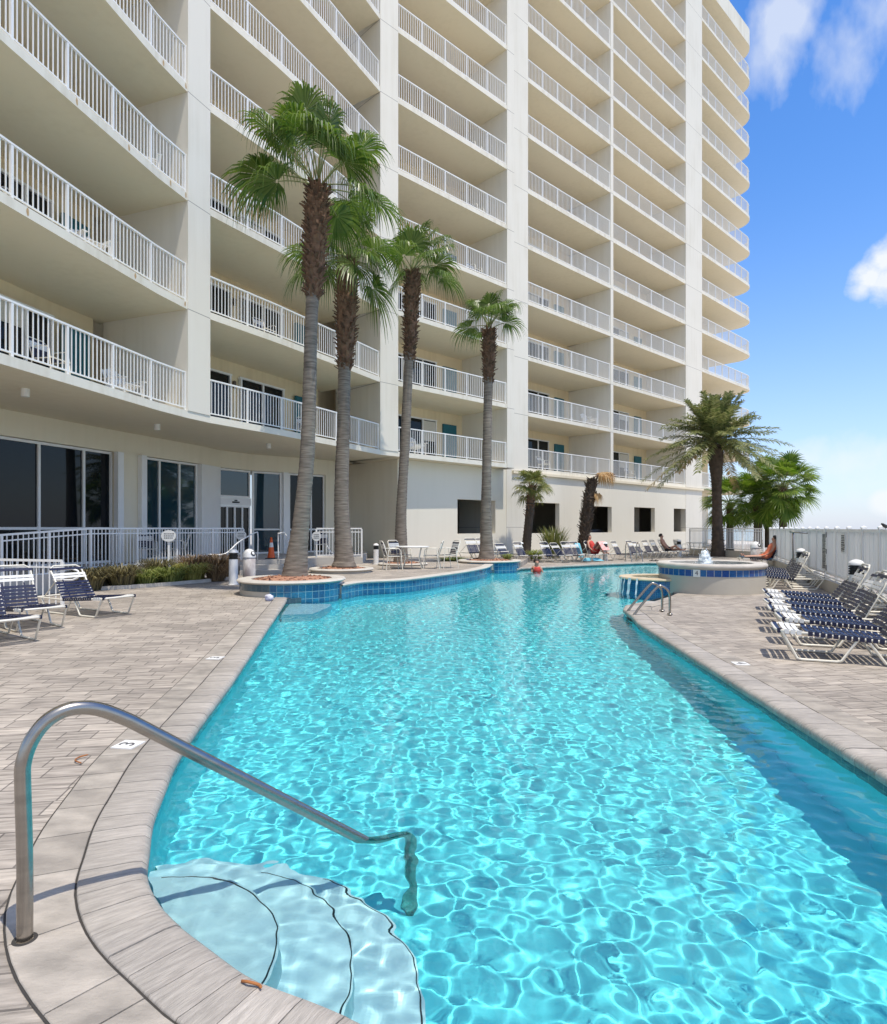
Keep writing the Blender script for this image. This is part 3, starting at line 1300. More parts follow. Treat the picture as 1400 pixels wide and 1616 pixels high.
    def post(p, q, w0, w1, mat='lobby', name='lobby_pier', out=.05, zt=HZ):
        """a solid between fractions w0..w1 of the line p-q"""
        d = (q - p)
        u = perp_back(p, q)
        a, c = p + d * w0, p + d * w1
        b = MB()
        b.prism([a - u * out, c - u * out, c + u * .5, a + u * .5], 0, zt - .003)
        b.build(name, mat, **kw)

    def glazing(p, q, f0, f1, fr, zsill=FZ + .02, ztop=HZ - .02, gm='glass', transom=None, t=.07, name='window'):
        d = (q - p)
        u = perp_back(p, q)
        ang = math.atan2(d.y, d.x)
        a, c = p + d * f0 + u * .10, p + d * f1 + u * .10
        dd = (c - a)
        l = dd.length
        dd = dd.normalized()
        b = MB()
        fs = [0] + list(fr) + [1]
        zc, zh = (zsill + ztop) / 2, ztop - zsill
        for f in fs:
            e = a + dd * min(max(l * f, t / 2), l - t / 2)
            b.box((e.x, e.y, zc), (t, .10, zh - .002), ang)
        for i in range(len(fs) - 1):
            m = a + dd * (l * (fs[i] + fs[i + 1]) / 2)
            w_ = l * (fs[i + 1] - fs[i]) - t
            if i in (0, len(fs) - 2):
                w_ -= 0
            zz = [zsill + t / 2, ztop - t / 2] + ([transom] if transom else [])
            for z in zz:
                b.box((m.x, m.y, z), (w_, .09, t), ang)
        fo = b.build(name, 'white', **kw)
        g = MB()
        m = a + dd * (l / 2) + u * .02
        g.box((m.x, m.y, zc), (l - .02, .03, zh - .01), ang)
        g.build('pane', gm, parent=fo, world=True)
        return fo
    # three-pane bay, then a column, then the blue three-pane bay, doors, corner panes
    glazing(LW[0], LW[1], .1, .97, (.33, .66), transom=1.50)
    glazing(LW[1], LW[2], 0.03, .985, (.03, .40, .75), transom=1.50)
    post(LW[2], LW[3], .0, .25)
    cw = MB()
    for f, dx in ((.0, .05), (.245, .05)):
        p = LW[2] + (LW[3] - LW[2]) * f - perp_back(LW[2], LW[3]) * .14
        cw.box((p.x, p.y, (HZ + FZ) / 2 - .004), (.22, .16, HZ - FZ - .02), math.atan2(*(LW[3] - LW[2]).yx))
    cw.build('downpipe_cover', 'white', **kw)
    glazing(LW[2], LW[3], .29, .97, (.30, .66), transom=None, gm='glassblue')
    post(LW[3], LW[4], .0, .99, mat='white')
    glazing(LW[4], LW[5], .0, 1.0, (), zsill=2.72, gm='glassblue', name='window')
    glazing(LW[4], LW[5], .0, 1.0, (.26, .5, .74), zsill=FZ + .02, ztop=2.40, gm='glass', name='entrance_door')
    hb = MB()
    d = LW[5] - LW[4]
    m = (LW[4] + LW[5]) / 2 + perp_back(LW[4], LW[5]) * .08
    hb.box((m.x, m.y, 2.56), (d.length, .14, .30), math.atan2(d.y, d.x))
    ho = hb.build('door_header', 'white', **kw)
    hb = MB()
    m2 = m - perp_back(LW[4], LW[5]) * .085
    hb.box((m2.x, m2.y, 2.53), (.34, .03, .055), math.atan2(d.y, d.x))
    hb.box((m2.x, m2.y, 2.60), (.12, .03, .05), math.atan2(d.y, d.x))
    hb.build('door_sensor', 'black', parent=ho, world=True)
    glazing(LW[5], LW[6], .05, .96, (), transom=1.46, gm='glassblue')
    post(LW[6], LW[7], .0, .09, mat='white')
    glazing(LW[6], LW[7], .11, .80, (.28, .62), transom=1.46)
    post(LW[6], LW[7], .80, 1.0)
    post(LW[7], LW[8], .02, 1.0, out=0)
    # round lights on the soffit
    for x, y, Y in ((40, 631, 13.6), (248, 681, 18.2), (424, 707, 22.4)):
        p = P(x, y, Y)
        b = MB()
        b.lathe([(.085, -.17), (.085, -.002)], (p.x, Y, Z1), 14)
        b.lathe([(.001, -.171), (.085, -.17)], (p.x, Y, Z1), 14)
        b.build('ceiling_light', 'whitepl', **kw)
    # rust marks under a few railing posts of the near bay
    ln = B1
    for f, k in ((.33, 3), (.72, 3), (.98, 3), (.30, 2), (.52, 2), (.80, 2), (.97, 1), (.55, 1), (.10, 1), (.98, 2)):
        i = 3 + int(f * 3) if f < .99 else 5
        i = min(i, 5)
        t = f * 3 - int(f * 3)
        p = ln[i] + (ln[i + 1] - ln[i]) * t
        u = perp_back(ln[i], ln[i + 1])
        q = p - u * .003
        d = (ln[i + 1] - ln[i]).normalized()
        b = MB()
        n_ = 10
        rn = random.Random(int(f * 100) + k)
        vs = []
        for j in range(n_):
            a_ = 2 * math.pi * j / n_
            rr = rn.uniform(.7, 1.1)
            vs.append((q.x + d.x * .035 * math.cos(a_) * rr, q.y + d.y * .035 * math.cos(a_) * rr, Zs[k] + .11 + .085 * math.sin(a_) * rr))
        b.add(vs, [tuple(range(n_))])
        b.build('rust_stain', 'rust', **kw)
    return T


building()


# ------------------------------------------------------------------ raised terraces, kerbs, stairs
def terraces():
    ft = [(p.x, p.y) for p in terr]
    poly = ft + [(2.9, 24.0), (5.0, 33.9), (-1.9, 27.6), (-3.5, 28.5), (-3.0, 23.2), (-4.5, 22.6), (-4.35, 20.1), (-4.5, 15.8)]
    b = MB()
    b.prism([V2(*p) for p in poly], -.02, .20)
    struct(b.build('terrace', 'paver2'))
    # glazed front of the terrace down to the water, with a stone edge
    t = MB()
    off = normals2(terr)
    t.wall([p - off[i] * .012 for i, p in enumerate(terr)], -.45, .165)
    o = t.build('terrace_front', 'tile')
    struct(o)
    rb = MB()
    for i in range(len(terr) - 1):
        q = []
        for s_, z in ((-.04, .165), (-.05, .19), (-.035, .212), (.26, .212)):
            pass
        a, c = terr[i], terr[i + 1]
        na, nc = off[i], off[i + 1]
        pr = ((-.014, .160), (-.045, .168), (-.052, .195), (-.035, .214), (.26, .214), (.26, .2))
        for k in range(len(pr) - 1):
            rb.add([(a.x + na.x * pr[k][0], a.y + na.y * pr[k][0], pr[k][1]), (c.x + nc.x * pr[k][0], c.y + nc.y * pr[k][0], pr[k][1]),
                    (c.x + nc.x * pr[k + 1][0], c.y + nc.y * pr[k + 1][0], pr[k + 1][1]), (a.x + na.x * pr[k + 1][0], a.y + na.y * pr[k + 1][0], pr[k + 1][1])], [(0, 1, 2, 3)])
    struct(rb.build('terrace_edge', 'rim'))
    # door terrace and its stairs
    b = MB()
    b.prism([V2(*p) for p in ((-9.7, 12.8), (-8.75, 15.6), (-6.75, 21.0), (-4.55, 21.6), (-4.5, 22.65), (-2.95, 23.05), (-3.4, 28.4), (-5.3, 30.5), (-9.2, 27), (-11, 21), (-13.5, 12.8))], 0.001, .45)
    struct(b.build('door_terrace', 'concrete'))
    for k in range(2):
        b = MB()
        y = 20.98 - .36 * k
        b.prism([V2(-6.72 + .1 * k, y), V2(-4.4, y + .6), V2(-4.4, y + .24), V2(-6.62 + .1 * k, y - .36)], .002, .30 - .15 * k)
        struct(b.build('stair_step', 'concrete'))
    # kerb round the grass bed and its soil
    kl = spline([(-9.2, 14.8), (-8.4, 15.35), (-7.6, 16.1), (-6.9, 17.2), (-6.25, 18.5)], 6)
    kb = MB()
    for a, c in zip(kl, kl[1:]):
        kb.bar((a.x, a.y, .04), (c.x, c.y, .04), .12, .10)
    struct(kb.build('kerb', 'rim'))
    so = MB()
    so.add([(p.x, p.y, .012) for p in kl] + [(-6.8, 20.6, .012), (-8.7, 15.5, .012)], [tuple(range(len(kl) + 2))])
    struct(so.build('planting_soil', 'soil'))


terraces()


def mulch_bed(c, r, z, parent, n=260, seed=1, h=.10):
    rn = random.Random(seed)
    b = MB()
    prof = [(r, 0.0), (r * .75, h * .55), (r * .4, h * .9), (.01, h)]
    b.lathe(prof, (c[0], c[1], z), 28)
    for i in range(n):
        a, q = rn.uniform(0, 6.28), r * math.sqrt(rn.random()) * .98
        zz = z + h * (1 - (q / r) ** 1.6)
        l, w = rn.uniform(.03, .085), rn.uniform(.015, .035)
        p = Vector((c[0] + q * math.cos(a), c[1] + q * math.sin(a), zz + .008))
        d = Vector((math.cos(rn.uniform(0, 6.28)), math.sin(rn.uniform(0, 6.28)), rn.uniform(-.35, .35))).normalized()
        b.bar(p - d * l, p + d * l, w * 2, .012)
    o = b.build('mulch', 'mulch', parent=parent, world=True)
    return o


def planter(label, c, R_, zr, inner, tile_from=None, zb=0.0):
    T = thing('round_planter', label, 'planter', (c[0], c[1], zb))
    b = MB()
    b.lathe([(R_ - .03, zb - .0), (R_ - .03, zr - .07)], (c[0], c[1], 0), 56)
    b.build('planter_wall', 'beige', parent=T, world=True, smooth=True)
    if tile_from is not None:
        a0, a1, band = tile_from
        t = MB()
        t.lathe([(R_ - .018, -.5), (R_ - .018, zr - .075)], (c[0], c[1], 0), 40, a0, a1)
        t.build('glazed_band', 'tile', parent=T, world=True, smooth=True)
        if band:
            t = MB()
            t.lathe([(R_ - .02, zr - .23), (R_ - .02, zr - .076)], (c[0], c[1], 0), 30, a1 - 2 * math.pi + .0, a0)
            t.build('glazed_band', 'tiledk', parent=T, world=True, smooth=True)
    b = MB()
    b.lathe([(R_ - .035, zr - .072), (R_ + .02, zr - .065), (R_ + .045, zr - .035), (R_ + .02, zr - .004), (R_ - .02, zr), (inner + .02, zr), (inner, zr - .01), (inner, zr - .12)], (c[0], c[1], 0), 60)
    sharp(b.build('rim', 'rim', parent=T, world=True), 60)
    mulch_bed(c, inner + .01, zr - .05, T, seed=int(c[1] * 10))
    return T


planter('low round planter with blue tiled front touching the water under the tallest palm', (-3.55, 14.85), 1.2, .35, .92, (R(-100), R(40), True))
planter('small round stone kerb bed of red mulch around the second tall palm', (-3.05, 18.95), .92, .33, .72, zb=.2)
planter('round bed of bark mulch around the palm behind the patio table', (-1.45, 22.6), .85, .28, .68, zb=.2)
planter('blue tiled round planter jutting into the pool under the shortest grey trunked palm', (1.75, 24.15), 1.16, .31, .9, (R(-140), R(15), False))


# ------------------------------------------------------------------ palms
UP = Vector((0, 0, 1))


def fan_frond(lb, sb, base, tipv, r, rn, nseg=34, droop=.55, sag=.25, pr=.016, spread=2.2):
    """a fan leaf: petiole from base towards base+tipv, then a disc of long narrow leaflets"""
    base = Vector(base)
    L_ = tipv.length
    d0 = tipv.normalized()
    pts = []
    for k in range(6):
        t = k / 5
        pts.append(base + d0 * (L_ * t) + UP * (-sag * L_ * t * t + sag * L_ * t))
    sb.tube(pts, [pr * 1.5, pr * 1.3, pr, pr * .9, pr * .8, pr * .7], 5)
    hub = pts[-1]
    d = (pts[-1] - pts[-2]).normalized()
    s_ = d.cross(UP)
    s_ = s_.normalized() if s_.length > .1 else Vector((1, 0, 0))
    roll = rn.uniform(-.5, .5)
    n = s_.cross(d)
    s_, n = s_ * math.cos(roll) + n * math.sin(roll), n * math.cos(roll) - s_ * math.sin(roll)
    if n.z < 0:
        n = -n
    for i in range(nseg):
        f = (i + .5) / nseg * 2 - 1
        a = f * spread
        dl = (d * math.cos(a) + s_ * math.sin(a) + n * (.16 * abs(f) + rn.uniform(-.05, .05))).normalized()
        ll = r * (.74 + .26 * math.cos(a * .8)) * rn.uniform(.9, 1.08)
        w = ll * (2 * spread / nseg) * .44
        sd = dl.cross(n)
        if sd.length < 1e-3:
            continue
        sd.normalize()
        vs = []
        dr = droop * rn.uniform(.7, 1.3)
        hp = hub + dl * (ll * .58)
        for t, wf in ((.05, .12), (.40, 1.1), (.60, .85), (.80, .40), (1.0, .07)):
            q_ = max(0, t - .38) / .62
            p = hub + dl * (ll * (t - .30 * dr * q_ * q_)) - UP * (dr * ll * .62 * q_ ** 1.6)
            pinch = n * (.0)
            vs += [p - sd * (w * wf * .5 * (1 if t > .1 else 1)) + pinch, p + sd * (w * wf * .5)]
        lb.add(vs, [(2 * k, 2 * k + 1, 2 * k + 3, 2 * k + 2) for k in range(4)])


def trunk_mesh(cl, per=8, n=18, ring=.055, rn=None, rough=.012):
    """trunk from (x, y, z, radius) points with ring ridges"""
    pts = spline([p[:3] for p in cl], per)
    rs = []
    m = len(cl)
    for i in range(len(pts)):
        f = i / (len(pts) - 1) * (m - 1)
        k = min(int(f), m - 2)
        rs.append(cl[k][3] + (cl[k + 1][3] - cl[k][3]) * (f - k))
    # resample finely for the rings
    fine, fr = [], []
    for i in range(len(pts) - 1):
        l = (pts[i + 1] - pts[i]).length
        q = max(1, int(l / ring))
        for j in range(q):
            t = j / q
            fine.append(pts[i].lerp(pts[i + 1], t))
            fr.append((rs[i] * (1 - t) + rs[i + 1] * t) * (1 + (rough * 2 if (len(fine) % 2) else -rough)) * (rn.uniform(.985, 1.015) if rn else 1))
    fine.append(pts[-1])
    fr.append(rs[-1])
    b = MB()
    b.tube(fine, fr, n)
    return b, pts


def boots(cl, z0f, rn, parent, num, size, core=1.0, name='leaf_bases', mat='boot', tipmat='boottip', up=.9):
    """old leaf bases: wedge stubs spiralling round the upper trunk"""
    core_b, pts = trunk_mesh([(c[0], c[1], c[2], c[3] * .86) for c in cl], 6, 14, .08, rn, .02)
    rs = [c[3] for c in cl]
    m = len(cl)
    golden = 2.39996
    for i in range(num):
        f = i / num
        q = f * (m - 1)
        k = min(int(q), m - 2)
        a_, b_ = Vector(cl[k][:3]), Vector(cl[k + 1][:3])
        p = a_.lerp(b_, q - k)
        rad = (rs[k] * (1 - q + k) + rs[k + 1] * (q - k)) * .92
        an = i * golden + rn.uniform(-.3, .3)
        o = Vector((math.cos(an), math.sin(an), 0))
        out = (o + UP * rn.uniform(up * .4, up * 1.7) + UP.cross(o) * rn.uniform(-.4, .4)).normalized()
        l = size * rn.uniform(.6, 1.35)
        w = size * rn.uniform(.35, .55)
        s0 = p + o * rad * .8
        s1 = s0 + out * l
        sd = UP.cross(o).normalized()
        th = out.cross(sd).normalized() * (size * .10)
        vs = [s0 - sd * w * .6 - th, s0 + sd * w * .6 - th, s0 + sd * w * .6 + th, s0 - sd * w * .6 + th,
              s1 - sd * w * .32 - th * .4, s1 + sd * w * .32 - th * .4, s1 + sd * w * .32 + th * .4, s1 - sd * w * .32 + th * .4]
        core_b.add(vs, [(0, 1, 5, 4), (1, 2, 6, 5), (2, 3, 7, 6), (3, 0, 4, 7), (4, 5, 6, 7)])
    return core_b.build(name, mat, parent=parent, world=True)


def tall_palm(label, Y, trunk_px, boot_px, base, fronds, seed, r, extra=6, nseg=50, droop=.8):
    """trunk_px / boot_px: (x, y, width) up the stem as it stands at distance Y; fronds: (x, y, depth) of the blades"""
    rn = random.Random(seed)
    sc = Y / 1000
    p0 = P(trunk_px[0][0], trunk_px[0][1], Y)
    T = thing('fan_palm', label, 'palm tree', p0)
    cl = [(*P(x, y, Y), w * sc / 2) for x, y, w in trunk_px]
    b, _ = trunk_mesh(cl, 8, 22, .05, rn)
    b.build('trunk', 'trunk', parent=T, world=True, smooth=True)
    cb = [(*P(x, y, Y), w * sc / 2) for x, y, w in boot_px]
    Lb = (Vector(cb[-1][:3]) - Vector(cb[0][:3])).length
    boots(cb, 0, rn, T, int(Lb * 120), .17)
    c0 = P(base[0], base[1], Y)
    lb, sb = MB(), MB()
    for x, y, dd in fronds:
        v = Vector(((x - base[0]) * sc, dd, (base[1] - y) * sc))
        L_ = v.length
        pet = max(.35, L_ - .42 * r)
        fan_frond(lb, sb, c0 + Vector((rn.uniform(-.08, .08), rn.uniform(-.08, .08), rn.uniform(-.15, .05))), v.normalized() * pet, r * rn.uniform(.9, 1.1), rn, nseg, droop)
    for i in range(extra):
        a = rn.uniform(0, 6.28)
        e = rn.uniform(-.1, 1.2)
        v = Vector((math.cos(a) * math.cos(e) * .75, math.sin(a) * math.cos(e), math.sin(e)))
        fan_frond(lb, sb, c0, v * r * rn.uniform(.8, 1.15), r * rn.uniform(.8, 1.0), rn, nseg, droop)
    cr = lb.build('crown', 'fan', parent=T, world=True)
    sb.build('leaf_stems', 'stem', parent=cr, world=True, smooth=True)
    return T


tall_palm('tallest grey trunked fan palm, in the planter nearest the camera', 14.9,
          [(466, 923, 50), (466, 908, 40), (469, 880, 33), (474, 840, 27), (479, 790, 24), (485, 720, 22.5), (488, 640, 21.5), (490, 560, 20), (492, 500, 19.5), (494, 460, 20)],
          [(494, 478, 20), (496, 430, 33), (498, 380, 38), (500, 335, 38), (502, 300, 30)], (501, 298),
          [(501, 178, .3), (478, 168, -.5), (450, 196, .4), (400, 226, .5), (388, 290, -.3), (418, 312, -.7), (556, 200, .5), (592, 228, -.3),
           (570, 262, -.8), (600, 322, -.6), (622, 308, .4), (538, 335, .9), (425, 216, -.9), (476, 208, -1.0), (530, 180, -.4)], 3, 1.2, extra=5)
tall_palm('second tall grey palm rising from the small kerbed bed of mulch', 18.9,
          [(543, 898, 40), (543, 885, 31), (541, 850, 26), (539, 800, 23), (540, 740, 21.5), (542, 680, 20), (543, 620, 19.5), (544, 575, 19.5)],
          [(544, 590, 20), (546, 540, 32), (547, 490, 36), (548, 445, 36), (548, 415, 27)], (548, 412),
          [(458, 393, .3), (464, 446, -.4), (577, 343, .4), (612, 386, -.3), (606, 426, -.8), (603, 468, .2), (540, 332, -.4), (500, 352, .5), (568, 450, -.9), (520, 380, -1.0), (590, 360, .9)], 5, 1.28, extra=5)
tall_palm('third tall grey palm standing right behind the patio table', 22.5,
          [(633, 895, 27), (633, 875, 21), (633, 820, 17), (636, 760, 15), (640, 690, 15), (643, 620, 14.5), (646, 560, 15)],
          [(646, 575, 15), (648, 530, 22), (649, 485, 25), (651, 450, 24), (651, 435, 19)], (651, 434),
          [(672, 343, .3), (652, 370, -.4), (713, 376, .3), (722, 448, -.4), (688, 412, -.9), (606, 382, .3), (614, 468, -.3), (627, 402, -.8), (640, 350, .8), (695, 360, .7)], 7, 1.28, extra=5)
tall_palm('shortest grey trunked palm of the four, set in the planter that juts into the pool', 24.0,
          [(768, 888, 28), (768, 868, 21), (767, 820, 17), (768, 760, 15), (769, 700, 14), (770, 640, 13.5), (771, 600, 14)],
          [(771, 610, 14), (772, 575, 20), (772, 545, 23), (772, 525, 18)], (772, 518),
          [(774, 462, .2), (746, 478, -.4), (722, 516, .3), (809, 478, .3), (812, 505, -.4), (792, 498, -.8), (752, 500, -.9), (790, 470, .7), (760, 465, .6)], 9, 1.05, extra=5)


def bushy_palm(label, base, height, trunk_r, n, pet, r, seed, mat='fan2', up=(-.55, 1.35), lean=(0, 0), name='fan_palm', tr='boot', nseg=26, droop=.35, bootn=60):
    rn = random.Random(seed)
    T = thing(name, label, 'palm tree', base)
    b0 = Vector(base)
    top = b0 + Vector((lean[0], lean[1], height))
    cl = [(*b0, trunk_r * 1.25), (*b0.lerp(top, .3), trunk_r), (*b0.lerp(top, .7), trunk_r * .95), (*top, trunk_r * .8)]
    tb, _ = trunk_mesh(cl, 5, 14, .07, rn, .03)
    tb.build('trunk', 'darktrunk', parent=T, world=True, smooth=True)
    cb = [(*b0.lerp(top, .55), trunk_r), (*b0.lerp(top, .8), trunk_r * 1.15), (*top, trunk_r * .9)]
    boots(cb, 0, rn, T, bootn, .13 * (trunk_r / .16))
    lb, sb = MB(), MB()
    for i in range(n):
        a = i * 2.39996 + rn.uniform(-.3, .3)
        e = up[0] + (up[1] - up[0]) * (i / n) + rn.uniform(-.15, .15)
        v = Vector((math.cos(a) * math.cos(e), math.sin(a) * math.cos(e), math.sin(e)))
        fan_frond(lb, sb, top + Vector((0, 0, rn.uniform(-.25, .1))), v * pet * rn.uniform(.75, 1.2), r * rn.uniform(.8, 1.1), rn, nseg, droop, pr=.012)
    cr = lb.build('crown', mat, parent=T, world=True)
    sb.build('leaf_stems', 'stem', parent=cr, world=True, smooth=True)
    return T


# three bushy fan palms behind the fence at the far right
bushy_palm('bushy fan palm half hidden behind the date palm trunk', P(1152, 876, 39.5), 3.1, .2, 42, 1.2, 1.0, 21, up=(-1.0, 1.35))
bushy_palm('bushy fan palm with the brown stub trunk, in the middle behind the fence', P(1196, 870, 36.5), 2.8, .22, 40, 1.15, 1.0, 22, up=(-1.0, 1.35))
bushy_palm('tallest bushy fan palm, at the far right against the open sky', P(1236, 868, 35), 3.3, .2, 62, 1.3, 1.0, 23, up=(-1.1, 1.4))
bushy_palm('bushy fan palm leaning low over the top of the white fence', P(1212, 868, 37.5), 3.9, .2, 38, 1.15, 1.0, 25, up=(-1.0, 1.35))
# small cabbage palm by the wall
bushy_palm('small yellow green cabbage palm against the sunlit garage wall', P(829, 884, 31), 3.55, .21, 30, .62, .62, 24, mat='sabal', lean=(.35, 0), name='cabbage_palm', nseg=22, droop=.6, bootn=70)


def dead_palm():
    rn = random.Random(8)
    b0 = P(921, 884, 34.5)
    T = thing('dead_palm', 'dead leaning palm with brown stubs and one hanging dry leaf', 'palm tree', b0)
    pts = [(920, 884, 15), (922, 850, 19), (926, 820, 22), (930, 790, 24), (936, 760, 20)]
    cl = [(*P(x, y, 34.5), w * .0345 / 2 * .8) for x, y, w in pts]
    boots(cl, 0, rn, T, 260, .26, name='trunk', mat='darktrunk', up=1.4)
    lb, sb = MB(), MB()
    top = P(937, 758, 34.5)
    for k in range(7):
        v = Vector((rn.uniform(.5, 1.0), rn.uniform(-.3, .3), rn.uniform(.05, .35))) * .75
        fan_frond(lb, sb, top, v, rn.uniform(.55, .95), rn, 20, 1.15, .3, .012)
    for k in range(3):
        v = Vector((rn.uniform(-.1, .5), rn.uniform(-.4, 0), -.6)) * .7
        fan_frond(lb, sb, top - UP * .5, v, .55, rn, 18, .9, .2, .012)
    cr = lb.build('crown', 'dry', parent=T, world=True)
    sb.build('leaf_stems', 'boottip', parent=cr, world=True)


dead_palm()


def date_palm():
    rn = random.Random(15)
    Y = 34.0
    T = thing('date_palm', 'feathery date palm with a dark rough trunk at the far end of the pool', 'palm tree', P(1133, 886, Y))
    cl = [(*P(1133, 886, Y), .40), (*P(1133, 868, Y), .32), (*P(1132, 820, Y), .25), (*P(1131, 770, Y), .24), (*P(1130, 735, Y), .36), (*P(1129, 712, Y), .40)]
    b, _ = trunk_mesh(cl, 6, 16, .07, rn, .03)
    b.build('trunk', 'darktrunk', parent=T, world=True, smooth=True)
    boots([(*P(1132, 860, Y), .27), (*P(1131, 790, Y), .23), (*P(1130, 730, Y), .37), (*P(1129, 706, Y), .36)], 0, rn, T, 240, .17, mat='darktrunk', up=1.2)
    top = P(1129, 702, Y)
    lb, dbm, sb = MB(), MB(), MB()
    for i in range(92):
        a = i * 2.39996 + rn.uniform(-.2, .2)
        f = i / 92
        e = -.38 + 1.85 * f ** .84 + rn.uniform(-.14, .14)
        L_ = (3.75 - .85 * f) * rn.uniform(.88, 1.08)
        v = Vector((math.cos(a) * math.cos(e), math.sin(a) * math.cos(e), math.sin(e)))
        tgt = dbm if (f < .10 and rn.random() < .4) else lb
        pts = []
        for k in range(9):
            t = k / 8
            pts.append(top + v * (L_ * t) - UP * (L_ * (.34 - .10 * f) * t * t * (1.0 if e < 1 else .6)))
        sb.tube(pts, [.028, .026, .022, .019, .016, .013, .010, .007, .004], 4)
        m = 52
        for j in range(m):
            t = .16 + .84 * j / m
            q = t * 8
            k = min(int(q), 7)
            p = pts[k].lerp(pts[k + 1], q - k)
            tg = (pts[k + 1] - pts[k]).normalized()
            sd = tg.cross(UP)
            sd = sd.normalized() if sd.length > .05 else Vector((1, 0, 0))
            nn = sd.cross(tg)
            ll = .60 * (1 - .55 * abs(t - .45) / .55) * rn.uniform(.85, 1.12)
            for sg in (-1, 1):
                dl = (sd * sg * .75 + tg * .62 + nn * rn.uniform(-.25, .5)).normalized()
                w = dl.cross(nn).normalized() * .030
                e_ = p + dl * ll - UP * (.22 * ll)
                mid = p + dl * ll * .5
                tgt.add([p - w * .5, p + w * .5, mid + w, mid - w, e_], [(0, 1, 2, 3), (3, 2, 4)])
    cr = lb.build('crown', 'date', parent=T, world=True)
    dbm.build('dry_leaves', 'datedry', parent=cr, world=True)
    sb.build('leaf_stems', 'stem', parent=cr, world=True)
    # flower stalks in the heart of the crown
    fb = MB()
    for k in range(10):
        a = rn.uniform(0, 6.28)
        p = top + Vector((math.cos(a) * .2, math.sin(a) * .2, .1))
        fb.tube([p, p + Vector((math.cos(a) * .4, math.sin(a) * .4, .5)), p + Vector((math.cos(a) * .8, math.sin(a) * .8, .45))], [.03, .025, .05], 5)
    fb.build('fruit_stalks', 'datedry', parent=cr, world=True)


date_palm()


# ------------------------------------------------------------------ grasses and shrubs
def clump(label, c, r, h, n, mat, seed, name='grass_clump', droop=.6, w=.012, group=None, cat='grass clump'):
    rn = random.Random(seed)
    b = MB()
    for i in range(n):
        a = rn.uniform(0, 6.28)
        q = r * .45 * math.sqrt(rn.random())
        p = Vector((q * math.cos(a), q * math.sin(a), 0))
        a2 = a + rn.uniform(-.6, .6)
        o = Vector((math.cos(a2), math.sin(a2), 0))
        l = h * rn.uniform(.7, 1.25) * (1.6 if name == 'grass_clump' else 1)
        out = rn.uniform(.25, 1.0) * r
        sd = UP.cross(o) * (w * rn.uniform(.7, 1.2))
        vs = []
        for t, wf in ((0, .8), (.35, 1), (.7, .7), (1.0, .08)):
            z = l * (t - droop * t ** 2.6)
            pt = p + o * (out * t ** 1.3) + UP * z
            vs += [pt - sd * wf, pt + sd * wf]
        b.add(vs, [(2 * k, 2 * k + 1, 2 * k + 3, 2 * k + 2) for k in range(3)])
    o_ = b.build(name, mat, loc=c)
    return tag(o_, label, cat, group)


clump('darkest brown grass clump, right behind the loungers on the left', (-8.55, 15.35, .01), .55, .62, 420, 'grassd', 1, w=.016)
clump('dark brown drooping grass clump second along the bed from the loungers', (-8.1, 15.95, .01), .6, .66, 420, 'grassd', 2)
clump('dark green strap leaved clump at the kerb in front of the oval sign', (-7.75, 16.45, .01), .6, .5, 420, 'grassg', 3)
clump('dark fountain grass behind the green clump, against the railing', (-7.75, 17.2, .01), .55, .75, 380, 'grassd', 4)
clump('broad green strap leaved clump in the middle of the bed', (-7.35, 17.0, .01), .62, .55, 460, 'grassg', 5)
clump('bright yellow green clump in the middle of the bed', (-7.0, 17.55, .01), .6, .6, 420, 'grassy', 6)
clump('brown feathery fountain grass left of the yellow green clump, by the railing', (-7.2, 18.3, .01), .6, .8, 420, 'grassb', 7)
clump('brown feathery fountain grass behind the slim bollard light', (-6.6, 18.6, .01), .62, .82, 460, 'grassb', 8)
clump('low brown grass tuft at the kerb end beside the bollard light', (-6.45, 18.0, .01), .5, .55, 320, 'grassb', 9)
clump('low green plants along the wall foot between table and sun loungers', P(712, 890, 25.5) * 1.0, .75, .32, 300, 'grassg', 10, name='shrub', cat='shrub')
clump('spiky yucca like plant against the wall under the second garage opening', P(874, 884, 31.5), .75, 1.75, 260, 'sabal', 11, name='spiky_plant', droop=.25, w=.022, cat='plant')
clump('low grey green tuft at the foot of the cabbage palm', P(845, 887, 29.5), .6, .5, 240, 'grassg', 12, name='grass_clump')
clump('small tuft of green beside the shortest grey trunked palm', P(800, 888, 24.6), .3, .28, 120, 'grassg', 13)


# ------------------------------------------------------------------ pool furniture
def strap_weave(b, x0, x1, hw, zf, pitch=.062, w=.046, th=.006, sag=.012):
    """cross straps between the side rails; zf(x) gives the rail's point (x, z)"""
    x = x0
    while x + w <= x1 + 1e-6:
        (xa, za), (xb, zb) = zf(x), zf(x + w)
        vs = []
        for y, s_ in ((-hw, 0), (-hw * .5, sag), (0, sag * 1.3), (hw * .5, sag), (hw, 0)):
            vs += [(xa, y, za - s_ + .018), (xb, y, zb - s_ + .018)]
        vs2 = [(p[0], p[1], p[2] - th) for p in vs]
        m = len(vs)
        fs = [(2 * k, 2 * k + 2, 2 * k + 3, 2 * k + 1) for k in range(4)]
        fs += [(m + 2 * k, m + 2 * k + 1, m + 2 * k + 3, m + 2 * k + 2) for k in range(4)]
        fs += [(2 * k, m + 2 * k, m + 2 * k + 2, 2 * k + 2) for k in range(4)] + [(2 * k + 1, 2 * k + 3, m + 2 * k + 3, m + 2 * k + 1) for k in range(4)]
        b.add(vs + vs2, fs)
        for sg in (-1, 1):                       # the loop round the rail
            b.bar((xa, sg * (hw + .012), za), (xb, sg * (hw + .012), zb), .012, .05)
        x += pitch


